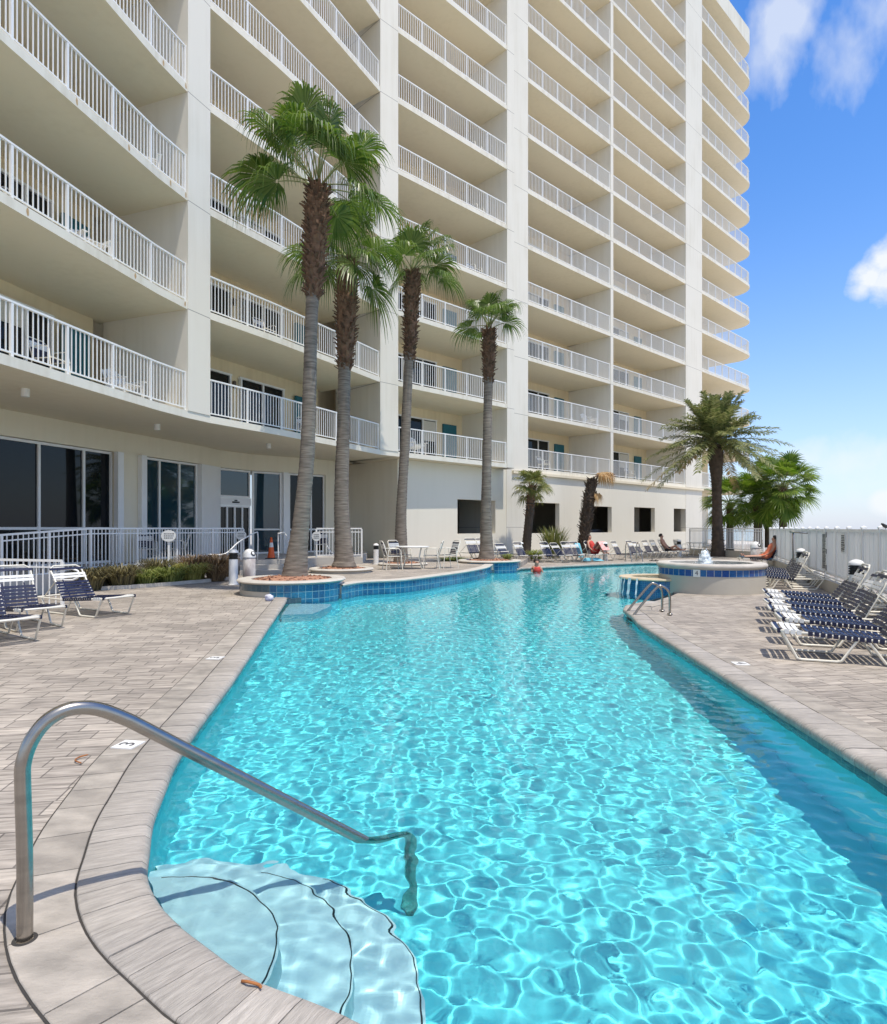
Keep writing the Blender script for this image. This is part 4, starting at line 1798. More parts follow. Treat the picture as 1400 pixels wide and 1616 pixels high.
def make_lounger(label, group=None, tilt=63):
    T = thing('sun_lounger', label, 'sun lounger', (0, 0, 0), 0, group)
    hw, r = .30, .0155
    zf = lambda x: (x, .335 - .075 * min(x, 1.16) / 1.16)          # rails slope down to the hinge
    f = MB()
    rails = [(1.9, -hw, .27), (1.16, -hw, .26), (.06, -hw, .332), (.0, -hw + .06, .336), (.0, hw - .06, .336), (.06, hw, .332), (1.16, hw, .26), (1.9, hw, .27)]
    f.tube(rails, r, 8)
    f.tube([(1.9, -hw, .27), (1.94, 0, .27), (1.9, hw, .27)], r, 8)
    f.tube([(1.16, -hw, .26), (1.16, hw, .26)], r * .8, 6)
    f.tube([(.62, -hw, .275), (.62, hw, .275)], r * .8, 6)
    sharp(f.build('frame', 'frame', parent=T), 60)
    for sg in (-1, 1):
        y = sg * (hw + .0)
        for pts in ([(.06, y, .325), (.21, y, .03), (.26, y, .017), (.60, y, .017), (.65, y, .03), (.80, y, .27)],
                    [(.90, y, .265), (1.06, y, .03), (1.11, y, .017), (1.55, y, .017), (1.60, y, .03), (1.76, y, .26)]):
            l = MB()
            l.tube(pts, r, 8)
            sharp(l.build('leg', 'frame', parent=T), 60)
    s_ = MB()
    strap_weave(s_, .32, 1.14, hw, zf)
    for y in (-.15, .15):
        pts = [(x, y, zf(x)[1] + .018 + (.006 if k % 2 else -.014)) for k, x in enumerate(np.arange(.33, 1.15, .062))]
        for a, c in zip(pts, pts[1:]):
            s_.bar(a, c, .022, .004)
    s_.build('seat', 'navy', parent=T)
    w = MB()
    strap_weave(w, .085, .30, hw, zf)
    w.build('footrest_strap', 'strapw', parent=T)
    k = MB()
    strap_weave(k, .012, .07, hw - .02, zf)
    k.build('end_strap', 'navy', parent=T)
    # backrest
    an = R(tilt)
    ca, sa = math.cos(an), math.sin(an)
    bz = lambda t: (1.14 + ca * t, .26 + sa * t)
    bk = MB()
    bp = [bz(.0), bz(.66), bz(.72)]
    bk.tube([(bp[0][0], -hw + .02, bp[0][1]), (bp[1][0], -hw + .02, bp[1][1]), (bp[2][0], -hw + .10, bp[2][1]), (bp[2][0], hw - .10, bp[2][1]), (bp[1][0], hw - .02, bp[1][1]), (bp[0][0], hw - .02, bp[0][1])], r, 8)
    for sg in (-1, 1):
        q = bz(.40)
        bk.tube([(q[0], sg * (hw - .03), q[1]), (1.74, sg * (hw - .03), .27)], r * .7, 6)
    bo = bk.build('backrest', 'frame', parent=T)
    sharp(bo, 60)

    def back(t0, t1, name, mat):
        b = MB()
        t = t0
        while t + .044 <= t1:
            (xa, za), (xb, zb) = bz(t), bz(t + .044)
            for o_, th in ((0, 0),):
                nx, nz = -sa * .018, ca * .018
                vs = []
                for y, sg in ((-hw, 0), (0, .012), (hw, 0)):
                    vs += [(xa + nx * (1 - sg * 30), y, za + nz), (xb + nx * (1 - sg * 30), y, zb + nz)]
                vs2 = [(p[0] + .005, p[1], p[2] - .003) for p in vs]
                b.add(vs + vs2, [(0, 1, 3, 2), (2, 3, 5, 4), (6, 8, 9, 7), (8, 10, 11, 9), (0, 2, 8, 6), (2, 4, 10, 8), (1, 7, 9, 3), (3, 9, 11, 5)])
            t += .060
        if mat == 'navy' and t1 - t0 > .3:
            for y in (-.15, .15):
                (xa, za), (xb, zb) = bz(t0), bz(t1)
                b.bar((xa - .012, y, za), (xb - .012, y, zb), .022, .004, up=(-sa, 0, ca))
        b.build(name, mat, parent=bo)
    back(.02, .42, 'back_straps', 'navy')
    back(.44, .60, 'headrest_strap', 'strapw')
    back(.62, .70, 'head_end_strap', 'navy')
    return T


LG = 'white framed sun loungers with navy straps'
proto = make_lounger('navy strap lounger nearest the camera on the right, by the pool edge', LG)


proto_low = make_lounger('fourth lounger from the front in the near right-hand row', LG, 52)
proto_low.location = (5.16, 10.15, 0)
proto_low.rotation_euler = (0, 0, R(-20))
lcount = [0]


def lounger(label, foot, head_dir, z=0.0, src=None):
    """foot: plan point of the foot end's middle; head_dir: plan direction towards the head"""
    lcount[0] += 1
    if src is None:
        src = proto_low if lcount[0] % 3 == 1 else proto
    return dup(src, label, (foot[0], foot[1], z), math.atan2(head_dir[1], head_dir[0]) + R((0, 2.5, -2, 1, -3, 3.5)[lcount[0] % 6]), 1.0, LG)


# right-hand rows
names = ['second lounger from the front in the near right-hand row', 'third lounger from the front in the near right-hand row',
         'fifth lounger from the front in the near right-hand row',
         'farthest lounger of the near right-hand row, beyond the near domed bollard']
proto.location = (3.93, 7.55, 0)
proto.rotation_euler = (0, 0, R(-22))
for nme, f, a in zip(names, ((4.46, 8.45), (4.80, 9.35), (5.62, 11.0), (5.98, 11.85)), (-23, -21, -22, -20)):
    lounger(nme, f, (math.cos(R(a)), math.sin(R(a))))
names = ['nearest lounger of the right-hand group beyond the round spa', 'second lounger of the right-hand group beyond the round spa', 'third lounger of the right-hand group beyond the round spa',
         'fourth lounger of the right-hand group beyond the round spa', 'farthest empty lounger of the right-hand group beyond the round spa']
for k, nme in enumerate(names):
    lounger(nme, (7.62 + .40 * k, 16.15 + .80 * k), (math.cos(R(-21)), math.sin(R(-21))))
# left-hand row
for nme, f, a in (('rightmost lounger of the left group, its foot towards the pool', (-5.48, 10.75), 155), ('second lounger from the right in the left group', (-5.81, 9.25), 138),
                  ('third lounger of the left group, only its foot end in the picture', (-5.45, 8.1), 145), ('lounger mostly outside the left edge of the picture', (-5.35, 7.0), 145)):
    lounger(nme, f, (math.cos(R(a)), math.sin(R(a))))
# back row by the garage wall: feet towards the pool
def back_row(label, x, Y, z=0.0, a=132, src=None):
    """x: pixel column of the top of the backrest"""
    d = Vector((math.cos(R(a)), math.sin(R(a))))
    hp = Vector(((x - 700) * Y / 1000, Y))
    f = hp - d * 1.5
    return lounger(label, (f.x, f.y), (d.x, d.y), z, src)


for nme, x, Y, z in (('lounger left of the shortest grey palm trunk, leftmost of the back row', 738, 27.2, .2), ('lounger just behind the shortest grey palm trunk, on its left', 757, 27.6, .2),
                     ('lounger just right of the shortest grey palm trunk', 787, 28.3, 0), ('lounger right in front of the cabbage palm', 816, 28.8, 0),
                     ('lounger standing alone left of the spiky plant', 856, 28.6, 0), ('lounger in front of the spiky plant', 876, 29.4, 0),
                     ('lounger between the spiky plant and the dead palm, the lower of two', 888, 29.0, 0), ('lounger just left of the sunbather with the striped towel', 903, 29.6, 0)):
    back_row(nme, x, Y, z)
L_sun1 = back_row('lounger carrying the sunbather with raised knees, under the dead palm', 924, 30.2, src=proto)
for nme, x, Y in (('wide looking lounger right beside the back row bollard', 967, 30.8), ('second lounger right of the back row bollard', 990, 32.0), ('third lounger right of the back row bollard', 1002, 32.6),
                  ('fourth lounger right of the back row bollard', 1014, 33.0), ('lounger left of the reclining sunbather, fifth from the back bollard', 1027, 33.4)):
    back_row(nme, x, Y, 0, 138)
L_sun2 = back_row('lounger carrying the sunbather in dark swimwear near the far ladder', 1038, 33.8, 0, 150, proto)
L_sun3 = lounger('lounger covered in a blue towel, with a sunbather in coral, by the far fence', (11.75, 25.2), (math.cos(R(-12)), math.sin(R(-12))), 0, proto)


def make_chair(label, group):
    T = thing('patio_chair', label, 'chair', (0, 0, 0), 0, group)
    f = MB()
    r = .014
    for sg in (-1, 1):
        y = sg * .27
        f.tube([(-.27, y, .0), (-.21, y, .40), (-.19, y, .62), (-.14, y, .66), (.14, y, .66), (.20, y, .60), (.26, y, .0)], r, 8)
        f.tube([(-.23, sg * .23, .42), (.24, sg * .23, .42)], r, 8)
    f.tube([(.24, -.27, .42), (.24, .27, .42)], r, 8)
    f.tube([(-.22, -.27, .40), (-.22, .27, .40)], r, 8)
    sharp(f.build('frame', 'frame', parent=T), 60)
    s_ = MB()
    for k in range(8):
        s_.box((-.18 + k * .056, 0, .432), (.045, .48, .006))
    s_.build('seat', 'navy', parent=T)
    bk = MB()
    bk.tube([(-.22, -.24, .42), (-.36, -.24, .86), (-.38, -.18, .90), (-.38, .18, .90), (-.36, .24, .86), (-.22, .24, .42)], r, 8)
    bo = bk.build('backrest', 'frame', parent=T)
    sharp(bo, 60)
    for (t0, t1, nme, m) in ((.1, .5, 'back_straps', 'navy'), (.52, .8, 'headrest_strap', 'strapw'), (.84, .92, 'top_strap', 'navy')):
        b = MB()
        t = t0
        while t < t1:
            x, z = -.22 - .14 * t, .42 + .46 * t
            b.box((x + .016, 0, z + .02), (.008, .48, .044))
            t += .115
        b.build(nme, m, parent=bo)
    return T


CG = 'strap patio chairs'
chair = make_chair('left front patio chair at the white round table, back to the palm', CG)
TC = Vector((-1.0, 20.4))
chair.location = (-1.62, 20.15, .2)
chair.rotation_euler = (0, 0, R(18))
dup(chair, 'patio chair right behind the left one at the white round table', (-1.42, 21.0, .2), R(-38), 1, CG)
dup(chair, 'right front patio chair, turned towards the white round table', (-.38, 20.55, .2), R(176), 1, CG)
dup(chair, 'rightmost patio chair, standing away from the white round table', (.12, 20.9, .2), R(205), 1, CG)
dup(chair, 'patio chair behind the lobby railing, left of the oval sign', (-9.15, 19.5, .45), R(-55), 1, CG)
dup(chair, 'patio chair behind the lobby railing, right of the oval sign', (-8.35, 19.9, .45), R(200), 1, CG)
dup(chair, 'patio chair seen between the two nearest palm trunks', (-4.9, 25.4, .45), R(-80), 1, CG)
dup(chair, 'patio chair left of the far round table near the end gate', (13.0, 34.6, 0), R(20), 1, CG)
dup(chair, 'patio chair right of the far round table near the end gate', (14.8, 35.1, 0), R(190), 1, CG)


def make_table(label, top='whitepl'):
    T = thing('patio_table', label, 'table', (0, 0, 0))
    b = MB()
    b.lathe([(.001, .69), (.50, .69), (.535, .70), (.54, .715), (.53, .73), (.001, .732)], n=40)
    sharp(b.build('table_top', top, parent=T), 50)
    for k in range(4):
        a = R(45 + 90 * k)
        l = MB()
        l.tube([(math.cos(a) * .40, math.sin(a) * .40, .69), (math.cos(a) * .30, math.sin(a) * .30, .35), (math.cos(a) * .44, math.sin(a) * .44, .01)], .016, 8)
        l.build('leg', 'frame', parent=T, smooth=True)
    l = MB()
    l.lathe([(.29, .34), (.305, .35), (.29, .36), (.28, .35), (.29, .34)], n=28)
    l.build('ring_brace', 'frame', parent=T, smooth=True)
    return T


tb = make_table('round white patio table on the raised terrace by the third tall palm')
tb.location = (-1.0, 20.45, .2)
t2 = dup(tb, 'far round patio table near the gate, behind the fountain', (13.9, 34.8, 0), 0)


def make_bollard(label, R_=.118, h=.95, slim=False):
    T = thing('bollard_light', label, 'bollard light', (0, 0, 0))
    b = MB()
    b.lathe([(R_ + .02, 0), (R_ + .02, .015), (R_, .02), (R_, h - .27)], n=28)
    sharp(b.build('post', 'white', parent=T), 50)
    l = MB()
    pr = []
    for k in range(4):
        z = h - .27 + k * .042
        pr += [(R_ * .82, z), (R_ * 1.03, z + .006), (R_ * 1.03, z + .026), (R_ * .82, z + .036)]
    l.lathe(pr, n=28)
    sharp(l.build('louvre', 'black', parent=T), 30)
    d = MB()
    z0 = h - .27 + 4 * .042
    d.lathe([(R_ * 1.06, z0), (R_ * 1.08, z0 + .01)] + [(R_ * 1.08 * math.cos(t), z0 + .012 + (h - z0 - .012) * math.sin(t)) for t in np.linspace(0, math.pi / 2, 9)], n=28)
    d.build('dome_cap', 'white', parent=T, smooth=True)
    return T


BG = 'white bollard lights with black louvres'
bo = make_bollard('largest domed bollard light, between the near right-hand loungers')
bo['group'] = BG
bo.location = (7.35, 11.28, 0)
for lab, loc, sc in (('domed bollard light among the loungers beyond the spa', (9.93, 17.6, 0), 1), ('slim bollard light beside the streaked bin on the left', (-5.62, 16.95, 0), 1.0),
                     ('bollard light by the shaded side wall, left of the patio table', (-2.45, 23.0, .2), .8), ('bollard light in the middle of the back row of loungers', (7.55, 29.6, 0), .92),
                     ('bollard light at the foot of the cabbage palm', (3.62, 29.6, 0), .92), ('farthest bollard light, left of the far patio table', (12.6, 33.9, 0), .95)):
    dup(bo, lab, loc, 0, sc, BG)


def make_bin(label, loc, rz):
    T = thing('litter_bin', label, 'litter bin', (0, 0, 0))
    b = MB()
    b.lathe([(.17, 0), (.175, .02), (.175, .66), (.165, .67)], n=30)
    sharp(b.build('body', 'marble', parent=T), 50)
    d = MB()
    d.lathe([(.185, .67), (.19, .70)] + [(.185 * math.cos(t), .70 + .22 * math.sin(t)) for t in np.linspace(.05, math.pi / 2, 10)], n=30)
    lid = d.build('dome_lid', 'white', parent=T, smooth=True)
    o = MB()
    n_ = 20
    vs = []
    for k in range(n_):
        a = 2 * math.pi * k / n_
        y, z = .085 * math.cos(a), .79 + .07 * math.sin(a)
        q = (z - .70) / .22
        rr = .192 * math.sqrt(max(0, 1 - q * q))
        vs.append((math.sqrt(max(rr * rr - y * y, .001)) + .004, y, z))
    o.add(vs, [tuple(range(n_))])
    o.build('opening', 'black', parent=lid)
    T.location = loc
    T.rotation_euler = (0, 0, rz)
    return T


bn = make_bin('streaked white litter bin with domed lid, beside the slim bollard light', (-5.55, 18.1, 0), R(-30))
dup(bn, 'streaked white litter bin in front of the far fence, by the blue towel', (12.75, 25.9, 0), R(-60), 1.05)

# traffic cone at the entrance
T = thing('traffic_cone', 'orange traffic cone with a white collar outside the glass entrance', 'traffic cone', (-5.98, 22.0, .45))
b = MB()
b.box((0, 0, .018), (.34, .34, .034))
b.build('base', 'black', parent=T)
b = MB()
b.lathe([(.135, .035), (.10, .22), (.075, .40)], n=20)
b.lathe([(.055, .56), (.03, .74), (.001, .745)], n=20)
b.build('body', 'orange', parent=T, smooth=True)
b = MB()
b.lathe([(.076, .40), (.055, .56)], n=20)
b.build('collar', 'strapw', parent=T, smooth=True)


# ------------------------------------------------------------------ railings, fence and signs
def railing(label, pts, h=1.05, post=1.25, gap=.115, base=None):
    T = thing('railing', label, 'railing', pts[0])
    for i in range(len(pts) - 1):
        a, c = Vector(pts[i]), Vector(pts[i + 1])
        d = (c - a)
        L_ = math.hypot(d.x, d.y)
        n = max(1, round(L_ / post))
        ang = math.atan2(d.y, d.x)
        b = MB()
        for z, w, hh in ((h, .05, .045), (h - .13, .03, .03), (.09, .035, .035)):
            b.bar(a + UP * z, c + UP * z, w, hh)
        m = max(1, round(L_ / n / gap))
        for k in range(n):
            for j in range(1, m):
                p = a + d * ((k + j / m) / n)
                b.box((p.x, p.y, p.z + (h + .09) / 2 - .0), (.019, .019, h - .11), ang)
        b.build('panel', 'white', parent=T, world=True)
        for k in range(n + (1 if i == len(pts) - 2 else 0)):
            p = a + d * (k / n)
            q = MB()
            q.box((p.x, p.y, p.z + h / 2 - .012), (.055, .055, h - .024), ang)
            q.build('post', 'white', parent=T, world=True)
    return T


railing('long white picket railing of the lobby terrace, sloping down at its left end', [(-9.9, 12.6, .24), (-8.72, 15.65, .45), (-7.75, 18.4, .45), (-6.72, 21.25, .45)])
railing('short white picket railing right of the second palm trunk', [(-4.55, 22.68, .45), (-2.98, 23.08, .45)], post=.8)
lower = railing('low white ramp railing right behind the left loungers', [(-10.4, 12.2, -.09), (-7.55, 12.55, -.16)], h=1.02)
b = MB()
b.tube([(-7.7, 12.5, .70), (-7.35, 12.55, .70), (-7.25, 12.56, .66), (-7.22, 12.56, .59), (-7.26, 12.56, .52), (-7.35, 12.55, .48), (-7.7, 12.5, .48)], .021, 8)
b.build('handrail_loop', 'white', parent=lower, world=True, smooth=True)


def handrail(label, pts, r=.021):
    T = thing('handrail', label, 'handrail', pts[0])
    b = MB()
    b.tube(spline(pts, 5), r, 8)
    b.build('tube', 'white', parent=T, world=True, smooth=True)
    return T


handrail('white stair handrail sloping down behind the bin', [(-6.25, 21.3, .45), (-6.24, 21.3, 1.25), (-6.3, 21.2, 1.36), (-6.55, 20.2, 1.05), (-6.75, 19.6, .72), (-7.2, 19.4, .70)])
handrail('white stair handrail right of the traffic cone', [(-5.55, 21.3, .45), (-5.56, 21.3, 1.25), (-5.5, 21.2, 1.33), (-5.3, 21.2, 1.33), (-4.9, 20.3, .95), (-4.65, 20.1, .95), (-4.55, 20.1, .85), (-4.55, 20.1, .2)])
handrail('bent white stair handrail between the two nearest palm trunks', [(-4.0, 21.6, .95), (-3.7, 21.0, .68), (-3.55, 21.0, .66), (-3.5, 21.0, .2)])


def oval_sign(label, c, w, h, z, pole_to, ang):
    T = thing('oval_sign', label, 'sign', (c[0], c[1], pole_to))
    b = MB()
    n_ = 28
    dx, dy = math.cos(ang), math.sin(ang)
    nx, ny = dy, -dx
    ring = [(math.cos(2 * math.pi * k / n_) * w / 2, math.sin(2 * math.pi * k / n_) * h / 2) for k in range(n_)]
    vs = [(c[0] + dx * u + nx * .012, c[1] + dy * u + ny * .012, z + v) for u, v in ring] + [(c[0] + dx * u - nx * .012, c[1] + dy * u - ny * .012, z + v) for u, v in ring]
    b.add(vs, [tuple(range(n_)), tuple(range(2 * n_ - 1, n_ - 1, -1))] + [(k, n_ + k, n_ + (k + 1) % n_, (k + 1) % n_) for k in range(n_)])
    b.build('face', 'signw', parent=T, world=True)
    t = MB()
    rn = random.Random(int(w * 1000))
    for k in range(3):
        zz = z + h * (.18 - .18 * k)
        u = -w * .30
        while u < w * .28:
            l = rn.uniform(.02, .05)
            p = (c[0] + dx * (u + l / 2) + nx * .014, c[1] + dy * (u + l / 2) + ny * .014, zz)
            t.box(p, (l, .004, h * .075), ang)
            u += l + .014
    t.build('lettering', 'signk', parent=T, world=True)
    p = MB()
    p.box((c[0] - nx * .03, c[1] - ny * .03, (z + pole_to) / 2), (.05, .03, z - pole_to), ang)
    p.build('pole', 'white', parent=T, world=True)


oval_sign('small white oval sign on a post before the lobby railing', (-7.42, 17.1), .38, .31, 1.30, 0, R(12))
oval_sign('pale square cornered oval sign at the right end of the lobby railing', (-6.68, 20.9), .34, .30, 1.28, .45, R(12))
oval_sign('pale oval sign on the short railing between the two nearest palms', (-4.52, 22.55), .32, .34, 1.22, .45, R(0))


def privacy_fence():
    d = Vector((4.44, 11.32)).normalized()
    n = Vector((-d.y, d.x))                       # towards the pool
    A = Vector((9.02, 14.78)) + d * 13.3
    L_ = 26.0
    T = thing('privacy_fence', 'tall white slatted privacy fence along the right side of the deck', 'fence', (A.x, A.y, 0))
    kw = dict(parent=T, world=True)
    ang = math.atan2(-d.y, -d.x)
    at = lambda s, o=0: A - d * s + n * o
    b = MB()
    p, q = at(0, -.12), at(L_, -.12)
    b.prism([at(0, .0), at(L_, .0), at(L_, -.25), at(0, -.25)], .003, .27)
    b.build('kerb_wall', 'beige', **kw)
    b = MB()
    b.bar((p.x, p.y, 1.455), (q.x, q.y, 1.455), .06, .06)
    b.bar((p.x, p.y, .40), (q.x, q.y, .40), .06, .05)
    b.bar((at(0, -.06).x, at(0, -.06).y, .33), (at(L_, -.06).x, at(L_, -.06).y, .33), .03, .03)
    b.build('rail', 'white', **kw)
    k = 0
    s = 0.0
    pitch = 1.22
    while s < L_ - .1:
        po = MB()
        c = at(s, -.12)
        po.box((c.x, c.y, .885), (.085, .085, 1.23), ang)
        pobj = po.build('post', 'white', **kw)
        cp = MB()
        cp.box((c.x, c.y, 1.512), (.10, .10, .024), ang)
        cp.lathe([(.068, 1.524), (.001, 1.556)], (c.x, c.y, 0), 4)
        cp.build('cap', 'white', parent=pobj, world=True)
        pn = MB()
        m = 8
        w = (pitch - .09) / m
        for j in range(m):
            c2 = at(s + .045 + w * (j + .5), -.12)
            pn.box((c2.x, c2.y, .925), (w - .006, .02 if j % 2 else .026, .995), ang)
        pn.build('panel', 'fence', **kw)
        s += pitch
        k += 1
    return T, at, n, d


FT, fat, fn, fd = privacy_fence()


def fence_sign(label, s, w, z0, z1, rows, dark_edge):
    c = fat(s, -.065)
    T = thing('notice_board', label, 'sign', (c.x, c.y, z0))
    ang = math.atan2(-fd.y, -fd.x)
    b = MB()
    b.box((c.x, c.y, (z0 + z1) / 2), (w, .012, z1 - z0), ang)
    b.build('face', 'signw', parent=T, world=True)
    t = MB()
    rn = random.Random(int(s * 10))
    z = z1 - .05
    while z > z0 + .05:
        hh = rows * rn.choice((.8, 1, 1.6))
        u = -w * .42
        while u < w * .36:
            l = rn.uniform(.02, .09)
            if u + l > w * .43:
                break
            p = c - fd * (u + l / 2) + fn * .008
            t.box((p.x, p.y, z - hh / 2), (l, .004, hh), ang)
            u += l + .016
        z -= hh + rows * .7
    t.build('lettering', 'signk', parent=T, world=True)
    if dark_edge:
        e = MB()
        for f0, f1 in ((.0, .13), (.44, .56), (.86, 1.0)):
            zc = z1 - (z1 - z0) * (f0 + f1) / 2
            p = c - fd * (w / 2 + .02) + fn * .006
            e.box((p.x, p.y, zc), (.035, .014, (z1 - z0) * (f1 - f0)), ang)
        e.build('bracket', 'black', parent=T, world=True)


def fence_s(px):
    k = (px - 700) / 1000
    A = fat(0, -.065)
    # A - d s : x = k y
    return (A.x - k * A.y) / (fd.x - k * fd.y)


s1 = fence_s(1301)
y1 = fat(s1).y
fence_sign('tall narrow pool rules board with black brackets on the fence', s1, .50, 1.5 - 65 * y1 / 1000, 1.5 - 6 * y1 / 1000, .014, True)
s2 = fence_s(1331)
y2 = fat(s2).y
fence_sign('smaller notice board on the fence right of the tall rules board', s2, .40, 1.5 - 39 * y2 / 1000, 1.5 - 7 * y2 / 1000, .022, False)

# bird on the fence
sb_ = fence_s(1392)
c = fat(sb_, -.12)
T = thing('bird', 'small black bird perched on top of the fence near the right edge', 'bird', (c.x, c.y, 1.486))
b = MB()
b.tube([(c.x + .085, c.y, 1.505), (c.x + .04, c.y, 1.52), (c.x, c.y, 1.535), (c.x - .035, c.y, 1.555), (c.x - .055, c.y, 1.575), (c.x - .07, c.y, 1.578), (c.x - .085, c.y, 1.575)], [.006, .018, .032, .028, .02, .017, .002], 10)
b.tube([(c.x, c.y - .008, 1.51), (c.x - .005, c.y - .008, 1.488)], .003, 5)
b.tube([(c.x, c.y + .008, 1.51), (c.x - .005, c.y + .008, 1.488)], .003, 5)
b.build('body', 'black', parent=T, world=True, smooth=True)

# picket fence with a low wall closing the far end
gp = [P(1088, 884, 37.0), P(1205, 878, 31.0)]
T = thing('end_wall', 'low beige wall under the grey picket fence at the far end', 'wall', (gp[0].x, gp[0].y, 0))
b = MB()
b.prism([V2(gp[0].x, gp[0].y), V2(gp[1].x, gp[1].y), V2(gp[1].x + .1, gp[1].y + .2), V2(gp[0].x + .1, gp[0].y + .2)], 0.003, .34)
b.build('wall', 'beige', parent=T, world=True)
railing('grey white picket fence at the far end behind the date palm', [(gp[0].x + .06, gp[0].y + .1, .34), (gp[1].x + .06, gp[1].y + .1, .34)], h=1.15, post=1.6)


# ------------------------------------------------------------------ spa, spill basin, ladders, rails
def text_mesh(txt, size, name, mat, parent, mtx):
    cu = bpy.data.curves.new(name, 'FONT')
    cu.body = txt
    cu.size = size
    cu.align_x = 'CENTER'
    cu.align_y = 'CENTER'
    cu.extrude = .0012
    tmp = bpy.data.objects.new('text_source', cu)
    COL.objects.link(tmp)
    dg = bpy.context.evaluated_depsgraph_get()
    me = bpy.data.meshes.new_from_object(tmp.evaluated_get(dg))
    bpy.data.objects.remove(tmp)
    bpy.data.curves.remove(cu)
    me.transform(mtx)
    me.materials.clear()
    me.materials.append(MAT[mat])
    o = bpy.data.objects.new(name, me)
    COL.objects.link(o)
    o.parent = parent
    o.location = -parent.location
    return o


def ripple_disc(r, z, c, seed, amp=.006):
    rn = np.random.default_rng(seed)
    b = MB()
    n, m = 30, 40
    ks = [(2 * math.pi / rn.uniform(.15, .5), rn.uniform(0, 6.28), rn.uniform(0, 6.28)) for _ in range(12)]
    vs = [(c[0], c[1], z)]
    for i in range(1, n + 1):
        for j in range(m):
            q, a = r * i / n, 2 * math.pi * j / m
            x, y = c[0] + q * math.cos(a), c[1] + q * math.sin(a)
            zz = z + sum(amp * .25 * math.sin(k * (x * math.cos(t) + y * math.sin(t)) + p) for k, t, p in ks)
            vs.append((x, y, zz))
    fs = [(0, 1 + j, 1 + (j + 1) % m) for j in range(m)]
    for i in range(n - 1):
        for j in range(m):
            a, b_ = 1 + i * m + j, 1 + i * m + (j + 1) % m
            fs.append((a, a + m, b_ + m, b_))
    b.add(vs, fs)
    return b


SC = Vector((6.50, 15.42))
T = thing('round_spa', 'raised round spa with a blue tile band and a number four beside the ladder', 'spa', (SC.x, SC.y, 0))
kw = dict(parent=T, world=True)
b = MB()
b.lathe([(1.20, -.6), (1.20, .60)], (SC.x, SC.y, 0), 72)
b.build('wall', 'beige', smooth=True, **kw)
MAT['tileband'] = tiles('dark blue square tile', .16, .16, (.02, .07, .27), (.015, .11, .30), (.42, .45, .45))
b = MB()
b.lathe([(1.2065, .40), (1.2065, .555)], (SC.x, SC.y, 0), 72)
b.build('tile_band', 'tileband', smooth=True, **kw)
b = MB()
b.lathe([(1.19, .575), (1.235, .585), (1.255, .62), (1.24, .665), (1.21, .683), (.98, .683), (.95, .67), (.95, .42), (.0, .40)], (SC.x, SC.y, 0), 72)
rim_o = b.build('rim', 'rim', **kw)
sharp(rim_o, 50)
ripple_disc(.955, .575, SC, 2).build('water', 'water', smooth=True, **kw)
an = math.atan2(14.22 - SC.y, .394 * 14.22 - SC.x)
pc = SC + Vector((math.cos(an), math.sin(an))) * 1.213
b = MB()
b.box((pc.x, pc.y, .4775), (.012, .155, .165), an)
mk = b.build('depth_tile', 'strapw', **kw)
mt = Matrix.Translation((pc.x + math.cos(an) * .009, pc.y + math.sin(an) * .009, .4775)) @ Matrix.Rotation(an + math.pi / 2, 4, 'Z') @ Matrix.Rotation(math.pi / 2, 4, 'X')
text_mesh('4', .15, 'number', 'signk', T, mt)
# bubbling jet
rn = random.Random(4)
b = MB()
n_ = 22
jx = SC + Vector((-.12, .05))
vs, fs = [], []
lev = 16
for i in range(lev):
    t = i / (lev - 1)
    rr = (.17 * (1 - t) ** .6 + .02) * (1 if t < .98 else .2)
    for j in range(n_):
        a = 2 * math.pi * j / n_
        q = rr * rn.uniform(.75, 1.2)
        vs.append((jx.x + q * math.cos(a), jx.y + q * math.sin(a), .57 + .40 * t + rn.uniform(-.012, .012)))
for i in range(lev - 1):
    for j in range(n_):
        fs.append((i * n_ + j, i * n_ + (j + 1) % n_, (i + 1) * n_ + (j + 1) % n_, (i + 1) * n_ + j))
fs.append(tuple((lev - 1) * n_ + j for j in range(n_)))
b.add(vs, fs)
for k in range(150):
    t = rn.random()
    a, q = rn.uniform(0, 6.28), (.20 * (1 - t) + .04) * rn.uniform(.8, 1.5)
    p = Vector((jx.x + q * math.cos(a), jx.y + q * math.sin(a), .58 + .42 * t))
    s_ = rn.uniform(.004, .011)
    b.add([p + Vector((s_, 0, 0)), p + Vector((-s_, s_, 0)), p + Vector((-s_, -s_, 0)), p + Vector((0, 0, s_ * 1.6)), p - Vector((0, 0, s_))], [(0, 1, 3), (1, 2, 3), (2, 0, 3), (1, 0, 4), (2, 1, 4), (0, 2, 4)])
jet = tag(b.build('fountain_jet', 'foam', smooth=True), 'white bubbling fountain jet rising from the round spa', 'fountain jet')

